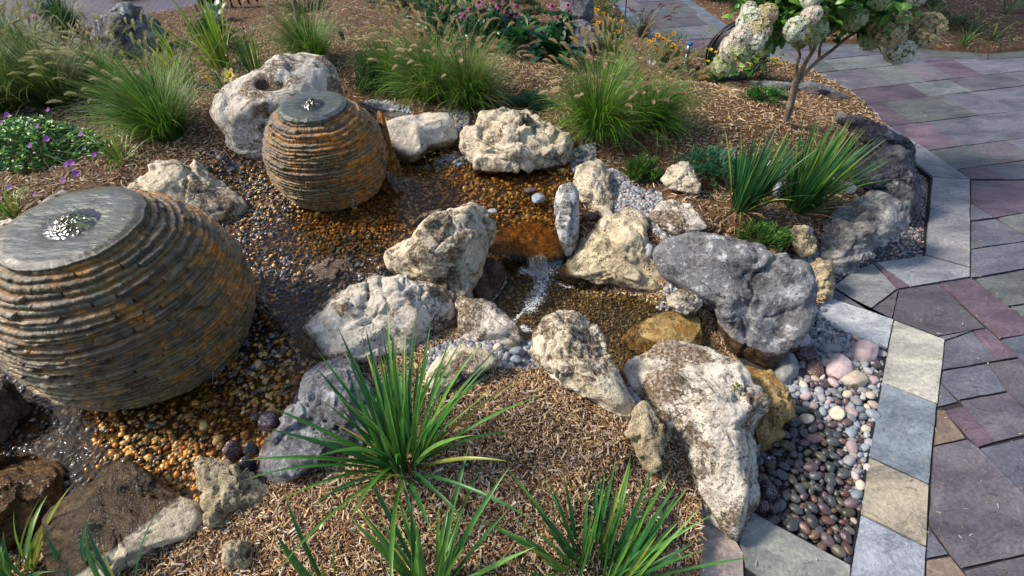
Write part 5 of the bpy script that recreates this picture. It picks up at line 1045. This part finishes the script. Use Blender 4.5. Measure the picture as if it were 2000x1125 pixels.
# broad-leaved plants
def broad(px, py, zref, label, n, L, seed, cols, name='hosta', cat='hosta'):
    b = base_pt(px, py, zref); root = empty(name, tuple(b), label, cat); r_ = np.random.default_rng(seed); az = r_.uniform(0, 6.283, n)
    V, F, T_, s1 = blades(b+r_.normal(0, .03, (n, 3))*np.array([1, 1, 0]), az, r_.uniform(.1, 1.0, n), r_.uniform(.5, 1.6, n), L*r_.uniform(.6, 1.1, n), r_.uniform(.07, .12, n)*L/.35, 10, .25, wprof=lambda t: np.where(t < .35, .07, np.sin(np.clip((t-.35)/.65, 0, 1)*PI)**.65))
    c = np.array(cols)[r_.integers(0, len(cols), n)]*r_.uniform(.7, 1.25, (n, 1)); child('leaves', V, F, M['leaf'], root, col=np.repeat(c, s1, 0)); return root
broad(1010, 108, .46, 'broad glossy-leaved plant below the coneflowers', 34, .40, 61, [(.04, .16, .05), (.025, .10, .045), (.06, .20, .05)])
broad(1082, 118, .45, 'broad-leaved plant right of the glossy-leaved one', 34, .38, 62, [(.035, .13, .05), (.03, .10, .05), (.06, .18, .05)])
broad(425, 40, .3, 'small white-edged hosta by the black railing', 12, .25, 63, [(.45, .52, .42), (.12, .24, .12)])
broad(610, 2, .4, 'tiny white-edged hosta at the top edge', 9, .16, 64, [(.12, .24, .12), (.3, .4, .3)])
def flowering(px, py, zref, name, label, cat, kind, pts, leafn, leafsize, cols, spr=.2, s=1., seed=1, stemr=.0022, nlow=.7, extra=0, up=.8):
    b = base_pt(px, py, zref); root = empty(name, tuple(b), label, cat); r_ = np.random.default_rng(seed); tips = []
    for (x, y) in pts:
        p = atY(x, y, b[1]+r_.uniform(-spr, spr)*.5); tips.append(p); flower(kind, root, p, norm(np.array([r_.uniform(-.4, .4), -.45+r_.uniform(-.3, .3), up])), s*r_.uniform(.85, 1.15))
    for _ in range(extra): tips.append(b+np.array([r_.normal(0, spr), r_.normal(0, spr), .15+.25*r_.random()]))
    stems(root, tips, stemr, (.07, .16, .05)); T3 = np.array(tips); k = r_.integers(0, len(T3), leafn); t = r_.random(leafn)**nlow*.92; P = b*(1-t[:, None])+T3[k]*t[:, None]+r_.normal(0, .035, (leafn, 3))*np.array([1, 1, .6])
    P[:, 2] = np.maximum(P[:, 2], b[2]+.01); leafcloud(P, leafsize, r_, cols, root, tilt=.7); return root
gl = [(.035, .13, .045), (.05, .17, .05), (.025, .09, .04)]
flowering(955, 95, .46, 'coneflower', 'big patch of pink coneflowers at the top centre', 'coneflower', 'coneflower', [(973,12),(990,25),(972,27),(985,2),(1009,12),(1009,28),(945,20),(1000,-8),(960,-6),(918,18),(935,5),(968,38),(905,30),(980,-15)], 420, .09, gl, .25, 1.15, 71, .003, extra=10, up=.9)
flowering(1085, 112, .45, 'coneflower', 'two pink coneflower blooms in front of the upright dark boulder', 'coneflower', 'coneflower', [(1109,10),(1110,22),(1088,34),(1078,12),(1057,62)], 240, .09, gl, .15, 1.1, 72, .003, extra=5, up=.9)
flowering(870, 70, .46, 'coneflower', 'flowerless leafy coneflower plant behind the grasses', 'coneflower', 'coneflower', [(862,14),(900,12)], 380, .09, gl, .25, .6, 73, .003, extra=16)
flowering(75, 110, .38, 'coneflower', 'single pink coneflower pair at the far left over the road', 'coneflower', 'coneflower', [(52,34),(68,36)], 60, .07, gl, .1, 1.2, 74, .003, extra=4)
flowering(25, 120, .38, 'daisy', 'white daisies by the road at the left edge', 'daisy', 'daisy', [(18,46),(24,68),(95,92),(118,86),(150,80),(82,97)], 140, .05, gl, .2, 1.6, 75, .002, extra=6)
pts = [(x, y) for x, y in [(1262,77),(1284,69),(1316,66),(1277,78),(1295,78),(1303,72),(1306,82),(1318,92),(1335,90),(1325,82),(1314,88),(1325,98),(1284,99),(1307,105),(1317,104),(1268,82),(1290,74),(1276,94),(1312,96),(1320,110),(1296,105)]]
cg = [(.05, .15, .04), (.07, .18, .05), (.10, .2, .05)]
flowering(1300, 132, .2, 'coreopsis', 'orange-yellow brown-eyed flowers in front of the stone path', 'coreopsis', 'coreopsis', pts, 900, .03, cg, .25, 1.25, 76, .0014, extra=14)
flowering(1200, 95, .22, 'coreopsis', 'orange flowers between the dark boulder and the path', 'coreopsis', 'coreopsis', [(1178,27),(1190,37),(1172,42),(1168,45),(1193,47),(1195,68),(1211,55),(1208,63),(1214,42),(1165,20),(1198,62)], 700, .03, cg, .22, 1.25, 77, .0014, extra=12)
flowering(1180, 30, .2, 'coreopsis', 'leafy orange-dotted plant behind the upright dark boulder', 'coreopsis', 'coreopsis', [(1175,5),(1182,12),(1178,-6)], 600, .03, cg, .3, 1., 78, .0014, extra=14)
flowering(1395, 155, .22, 'tickseed', 'feathery yellow-flowered plant left of the hose coil', 'tickseed', 'yellow', [(1400,88),(1388,97),(1405,95),(1398,102),(1380,110),(1392,104),(1382,120),(1378,150),(1393,145),(1383,152),(1368,156),(1407,150),(1374,141),(1377,160)], 900, .018, [(.06, .16, .04), (.05, .13, .05)], .2, 1.25, 79, .001, extra=16)
flowering(1485, 155, .22, 'tickseed', 'feathery yellow-flowered plant right of the hose coil', 'tickseed', 'yellow', [(1512,115),(1509,120),(1520,124),(1465,126),(1480,135),(1456,141),(1480,144),(1508,128)], 900, .018, [(.06, .16, .04), (.05, .13, .05)], .22, 1.25, 80, .001, extra=18)
su = rock('succulent_bed', [(1415,762),(1425,750),(1440,752),(1445,768),(1432,776)], .33, .36, M['umber'], 'tiny succulent growing on the huge pitted boulder', 'succulent', sub=3)
sb = np.array(su.location)+np.array([0, -.01, .03]); Tn = []; 
for k in range(5):
    V, F, T_ = petals(12, .012, .006, .7, .3, k); Tn.append((V+sb+np.array([random.uniform(-.02, .02), random.uniform(-.02, .02), .005]), [list(map(int, f)) for f in F]))
V, F = join(Tn); mesh('rosettes', V-np.array(su.location), F, M['leaf'], parent=su, col=np.tile((.22, .24, .06), (len(V), 1)))

# ------------------------------------------------------------------ hydrangea tree
tb = base_pt(1535, 240, .42); HY = tb[1]
hyd = empty('hydrangea_tree', tuple(tb), 'hydrangea tree with white and pink flower heads and a thin leaning trunk', 'tree')
def hp(x, y, dy=0.): return atY(x, y, HY+dy)
trunk = [tb+np.array([0, 0, -.05]), hp(1545, 200), hp(1553, 165), hp(1557, 155)]
V, F = tube(spline(trunk, 16), np.linspace(.030, .024, 16)*(1+.06*np.sin(np.arange(16)*1.9)), 14); child('trunk', V, F, M['bark'], hyd, attrs={'wet': np.zeros(len(V))})
fork = hp(1557, 160)
limbs = [([fork, hp(1572, 125, -.02), hp(1590, 95, -.05), hp(1600, 60, -.1), hp(1605, 10, -.1), hp(1600, -60, -.1)], .017), ([fork, hp(1590, 125, .03), hp(1625, 98, .08), hp(1660, 70, .15), hp(1720, 40, .2), hp(1770, 20, .25)], .016), ([fork, hp(1556, 130, .05), hp(1562, 105, .06), hp(1545, 75, .05), hp(1520, 30, .1), hp(1490, 0, .1)], .013),
 ([hp(1585, 105, -.05), hp(1580, 85, -.1), hp(1562, 95, -.18), hp(1560, 70, -.25), hp(1570, 40, -.3)], .010), ([hp(1600, 118, .05), hp(1602, 90, .1), hp(1615, 60, .2), hp(1640, 10, .3), hp(1660, -50, .3)], .011), ([hp(1552, 60, .05), hp(1520, 70, -.1), hp(1480, 75, -.2), hp(1445, 80, -.25)], .008), ([hp(1720, 40, .2), hp(1745, 70, .1), hp(1758, 92, 0.)], .006), ([hp(1720, 40, .2), hp(1780, 50, .15), hp(1805, 62, .1)], .006), ([hp(1600, 0, -.1), hp(1540, -40, -.2), hp(1490, -60, -.2)], .008), ([hp(1640, 10, .3), hp(1720, -40, .3), hp(1780, -60, .3)], .008)]
ends = []
for pts, r0 in limbs:
    S = spline(pts, 22); V, F = tube(S, np.linspace(r0, r0*.45, 22), 9); child('limb', V, F, M['bark'], hyd, attrs={'wet': np.zeros(len(V))}); ends.append(S[10:])
r_ = np.random.default_rng(91)
cent = [(1490,45,-.1,.16),(1525,20,0,.2),(1570,15,-.15,.2),(1610,15,.1,.22),(1655,5,.2,.22),(1700,10,.2,.2),(1560,55,.1,.12),(1640,40,.2,.16),(1700,45,.15,.14),(1745,30,.2,.16),(1770,60,.1,.11),(1500,80,-.15,.10),(1440,135,-.2,.06),(1475,110,-.2,.09),(1735,75,.1,.09),(1590,-40,0,.3),(1680,-50,.1,.3),(1500,-40,0,.25),(1760,-20,.2,.2),(1455,20,-.1,.1),(1640,-10,-.2,.2),(1570,-5,.2,.2),(1720,25,-.1,.12),(1545,40,-.25,.12)]
Pl = []
for (x, y, dy, rad) in cent:
    n = int(75*(rad/.15)**2); Pl.append(hp(x, y, dy)+norm(r_.normal(size=(n, 3)))*rad*(r_.random((n, 1))**.5))
leafcloud(np.concatenate(Pl), .088, r_, [(.08, .24, .035), (.05, .16, .03), (.15, .32, .045), (.035, .11, .03), (.20, .34, .06)], hyd, tilt=.55)
def head_mesh(seed, pal):
    r = np.random.default_rng(seed); n = 330; d = norm(r.normal(size=(n, 3))); P_ = d*np.array([.078, .078, .105])*(.82+.22*r.random((n, 1))); fr = []
    T = []; 
    for a in range(4):
        c, s = math.cos(a*PI/2), math.sin(a*PI/2); q = np.array([(0, 0, 0), (.0085, -.005, .003), (.0125, 0, .001), (.0085, .005, .003)]); T.append(q@np.array([[c, s, 0], [-s, c, 0], [0, 0, 1]]))
    T = np.concatenate(T); F = np.arange(16).reshape(4, 4); z = norm(d+r.normal(0, .25, (n, 3))); x = norm(np.cross(z, r.normal(size=(n, 3)))); y = np.cross(z, x); R_ = np.stack([x, y, z], -1)
    V, FF = instances(T, F, P_, R_, np.repeat(r.uniform(.9, 1.4, n)[:, None], 3, 1)); pal = np.array(pal); c = pal[r.integers(0, len(pal), n)]*r.uniform(.85, 1.1, (n, 1))
    T2, F2 = ico(2); V2 = T2*np.array([.066, .066, .09]); return np.concatenate([V, V2]), [list(map(int, f)) for f in FF]+[list(map(int, f+len(V))) for f in F2], np.concatenate([np.repeat(np.clip(c, 0, .9), 16, 0), np.tile((.22, .28, .08), (len(V2), 1))])
HM = {}
for k, pal in {'white': [(.88, .88, .84), (.84, .87, .80), (.76, .82, .66)], 'pink': [(.88, .86, .82), (.82, .66, .66), (.78, .80, .64), (.86, .85, .78)], 'green': [(.50, .58, .28), (.60, .66, .38), (.70, .72, .52)], 'tan': [(.72, .62, .42), (.64, .52, .34), (.55, .56, .28), (.76, .68, .52)]}.items():
    V, F, c = head_mesh(len(HM)+5, pal); HM[k] = mesh('flower_head', V, F, M['petal'], col=c, smooth=False)
used = set()
for (x, y, s, k, dy) in [(1466,42,1.0,'white',-.2),(1450,72,.95,'pink',-.3),(1480,60,1.0,'tan',-.28),(1432,92,1.0,'pink',-.25),(1447,97,.9,'green',-.32),(1415,125,.95,'green',-.25),(1478,78,.75,'white',-.35),(1462,20,.6,'pink',-.1),(1496,30,.85,'tan',-.2),(1553,57,.85,'white',-.3),(1584,31,.7,'pink',-.3),(1590,62,.95,'green',-.2),(1493,92,.7,'green',-.1),(1665,34,.95,'green',0),(1733,58,1.25,'tan',.05),(1757,36,.7,'tan',.1),(1815,50,1.0,'tan',.1),(1803,74,.85,'tan',.05),(1758,102,1.0,'white',0),(1712,28,.6,'green',.2),(1585,-8,.8,'white',-.2),(1720,-4,.8,'green',0),(1790,-4,.6,'pink',.1),(1562,78,.7,'green',.1),(1700,82,.7,'green',.1),(1512,68,.6,'green',.1)]:
    p = hp(x, y, dy-.14); src = HM[k]
    if k in used: o = src.copy(); C.objects.link(o)
    else: o = src; used.add(k)
    to_pos(o, hyd, p, norm(np.array([(x-1600)/400, -.6, .1+r_.normal(0, .2)])), s*1.02)

# ------------------------------------------------------------------ garden hardware
b = base_pt(1330, 156, .2); tap = empty('garden_tap', tuple(b), 'steel standpipe tap with a blue handle, beside the brown-eyed flowers', 'garden tap')
top = atY(1345, 92, b[1]+.02); V, F = tube(np.array([b-[0, 0, .03], top]), .011, 10); child('post', V, F, M['steel'], tap)
V, F = tube(np.array([top+[0, 0, -.06], top+[0, 0, .015]]), .018, 12); child('valve', V, F, M['steel'], tap)
T, F = ico(3); child('handle', T*np.array([.032, .022, .016])*(1+.12*np.cos(4*np.arctan2(T[:, 1], T[:, 0])))[:, None]+top+[0.004, 0, .03], F, M['blue'], tap)
hs = [top+[.01, -.01, -.03], atY(1342, 120, b[1]-.02), atY(1347, 145, b[1]-.06), atY(1360, 160, b[1]-.14), atY(1385, 164, b[1]-.16), atY(1403, 158, b[1]-.1), atY(1408, 148, b[1])]
V, F = tube(spline(hs, 40), .0105, 8); child('hose', V, F, M['rubber'], tap)
b = base_pt(1440, 158, .2); hz = empty('hose_reel', tuple(b), 'black hose coiled on a wire stand behind the hydrangea flowers', 'hose'); cc = atY(1448, 102, b[1])
for k in range(7):
    th = np.linspace(0, 2*PI, 60); ra = .235+.012*k+.01*math.sin(k*2.); rb = .24+.011*((k*3) % 5); P_ = cc+np.stack([ra*np.cos(th)*1.0+random.uniform(-.015, .015), -.03+.02*k+.01*np.sin(th*2+k), rb*np.sin(th)+random.uniform(-.012, .012)], -1)
    V, F = tube(P_, .0105, 8, False); child('hose_loop', V, F, M['rubber'], hz)
st = [atY(1460, 160, b[1]), atY(1440, 90, b[1]+.02), atY(1445, 50, b[1]+.02), atY(1462, 22, b[1]+.02), atY(1482, 15, b[1]+.02), atY(1500, 30, b[1]+.02)]
V, F = tube(spline(st, 30), .005, 6); child('stand', V, F, M['black'], hz)
V, F = tube(np.array([atY(1463, 158, b[1]-.05), atY(1478, 100, b[1]-.05), atY(1488, 95, b[1]+.05)]), .004, 6); child('stand_leg', V, F, M['black'], hz)
b = base_pt(1358, 158, .2); t_ = atY(1362, 132, b[1]); V, F = tube(np.array([b-[0, 0, .02], t_, t_+[0, 0, .002], t_+[0, 0, .012]]), np.array([.024, .024, .029, .029]), 16); tag(mesh('path_light', V-b, F, M['black']), 'stubby black cylinder light at the foot of the tap', 'garden light').location = b
b = base_pt(1221, 42, .05); V, F = tube(np.array([b-[0, 0, .03], atY(1225, -20, b[1]), atY(1226, -60, b[1])]), .007, 8); tag(mesh('garden_pole', V-b, F, M['black']), 'thin black pole standing at the edge of the stone path', 'pole').location = b
b = base_pt(48, 190, .42); V, F = tube(np.array([b, atY(0, 118, b[1]+.05), atY(-12, 100, b[1]+.05)]), .008, 8); tag(mesh('stake', V-b, F, M['black']), 'slanting black stake inside the left grasses', 'stake').location = b
b = base_pt(584, 48, .42); V, F = tube(spline([b-[0, 0, .05], atY(578, 20, b[1]), atY(570, -30, b[1])], 8), np.linspace(.028, .026, 8), 12); tag(mesh('wooden_stake', V-b, F, M['bark'], attrs={'wet': np.zeros(len(V))}), 'brown wooden stake rising out of the airy grass at the top', 'stake').location = b
b = base_pt(670, 82, .46); sp_ = empty('spotlight', tuple(b), 'small dark spotlight on a spike right of the airy grass', 'garden light'); t_ = atY(663, 58, b[1])
V, F = tube(np.array([b-[0, 0, .03], (b+t_)/2]), .006, 8); child('spike', V, F, M['black'], sp_); V, F = tube(np.array([atY(672, 78, b[1]), atY(668, 70, b[1]), t_, atY(662, 56, b[1])]), np.array([.012, .022, .024, .027]), 14); child('lamp_body', V, F, M['black'], sp_)
# white outlet lamp between the leaning leaf clumps
b = base_pt(1515, 385, .34); wl = empty('outdoor_socket', tuple(b), 'white plastic weatherproof lamp box half hidden between the leaning leaf clumps', 'garden light')
def bxm(c, sx, sy, sz, yaw=0., pitch=0., bev=.006):
    bm = bmesh.new(); bmesh.ops.create_cube(bm, size=1); bmesh.ops.scale(bm, vec=(sx, sy, sz), verts=bm.verts); bmesh.ops.bevel(bm, geom=bm.edges[:], offset=bev, segments=3, affect='EDGES')
    bmesh.ops.rotate(bm, matrix=Matrix.Rotation(yaw, 3, 'Z')@Matrix.Rotation(pitch, 3, 'X'), verts=bm.verts); V = np.array([v.co[:] for v in bm.verts])+np.asarray(c); bm.verts.index_update(); F = [[v.index for v in f.verts] for f in bm.faces]; bm.free(); return V, F
def disc_(c, nrm, r, th=.003):
    n = norm(np.array(nrm)); return tube(np.array([c, c+n*th]), r, 20)
p1 = atY(1520, 368, b[1]-.02); V, F = bxm(p1, .075, .03, .13, .25, -.35, .013); child('socket_plate', V, F, M['whitep'], wl)
p2 = atY(1518, 342, b[1]+.03); V, F = bxm(p2, .10, .09, .06, .25, -.2, .02); child('cover', V, F, M['whitep'], wl)
p3 = atY(1490, 330, b[1]+.05); V, F = tube(spline([p3+[-.03, 0, -.08], p3, p3+[.05, 0, .05]], 10), .024, 12); child('lamp_tube', V, F, M['whitep'], wl)
V, F = bxm(atY(1528, 385, b[1]+.02), .16, .05, .16, .25, 0, .01); child('black_base', V, F, M['black'], wl)
fr_ = Matrix.Rotation(.25, 3, 'Z')@Matrix.Rotation(-.35, 3, 'X'); nn = np.array(fr_@Vector((0, -1, 0)))
V, F = join([disc_(p1+np.array(fr_@Vector(o)), nn, .008) for o in ((-.014, -.0155, -.03), (.014, -.0155, -.03), (0, -.0155, -.01))]); child('socket_holes', V, F, M['black'], wl)
# black railing at the top left
b = base_pt(445, 15, .12); rl = empty('railing', tuple(b), 'black metal railing section by the road at the top', 'railing')
V, F = bxm(atY(402, 0, b[1]+.05), .22, .05, .5, 0, 0, .006); child('panel', V, F, M['black'], rl)
for k in range(5):
    x = 437+k*16.5; V, F = tube(np.array([atY(x, 17-k*3.2, b[1]+.03*k), atY(x-9, -14-k*2, b[1]+.03*k+.02)]), .013, 8); child('bar', V, F, M['black'], rl)
V, F = tube(np.array([atY(415, -8, b[1]), atY(520, -22, b[1]+.15)]), .02, 8); child('rail', V, F, M['black'], rl)

# ------------------------------------------------------------------ unseen tree added out of view so its crown shades the far paving and bed
tp = np.array([.6, 10.2, .2]); st_ = empty('added_shade_tree', tuple(tp), 'unseen leafy tree added beyond the back bed to shade the far paving', 'tree')
V, F = tube(spline([tp-[0, 0, .2], tp+[.1, -.1, 1.5], tp+[.4, -.3, 3.2], tp+[.9, -.6, 4.6]], 24), np.linspace(.16, .07, 24), 14); child('trunk', V, F, M['bark'], st_, attrs={'wet': np.zeros(len(V))})
for k in range(7):
    a_ = k*.9; e = tp+np.array([1.0+2.0*math.cos(a_), -1.0+1.8*math.sin(a_), 4.6+.7*math.sin(k*2.1)]); V, F = tube(spline([tp+[.4+.08*k, -.35, 3.0+.2*k], (tp+[.5, -.4, 3.6]+e)/2+[0, 0, .2], e], 14), np.linspace(.06, .02, 14), 8); child('limb', V, F, M['bark'], st_, attrs={'wet': np.zeros(len(V))})
r_ = np.random.default_rng(5); nc = 34; cc_ = tp+np.array([1.1, -1.2, 5.0])+norm(r_.normal(size=(nc, 3)))*np.array([2.6, 2.3, 1.1])*(r_.random((nc, 1))**.4); k = r_.integers(0, nc, 15000)
leafcloud(cc_[k]+norm(r_.normal(size=(15000, 3)))*.75*(r_.random((15000, 1))**.45), .13, r_, [(.05, .13, .03), (.07, .17, .04), (.035, .10, .025)], st_, name='crown', tilt=.9)
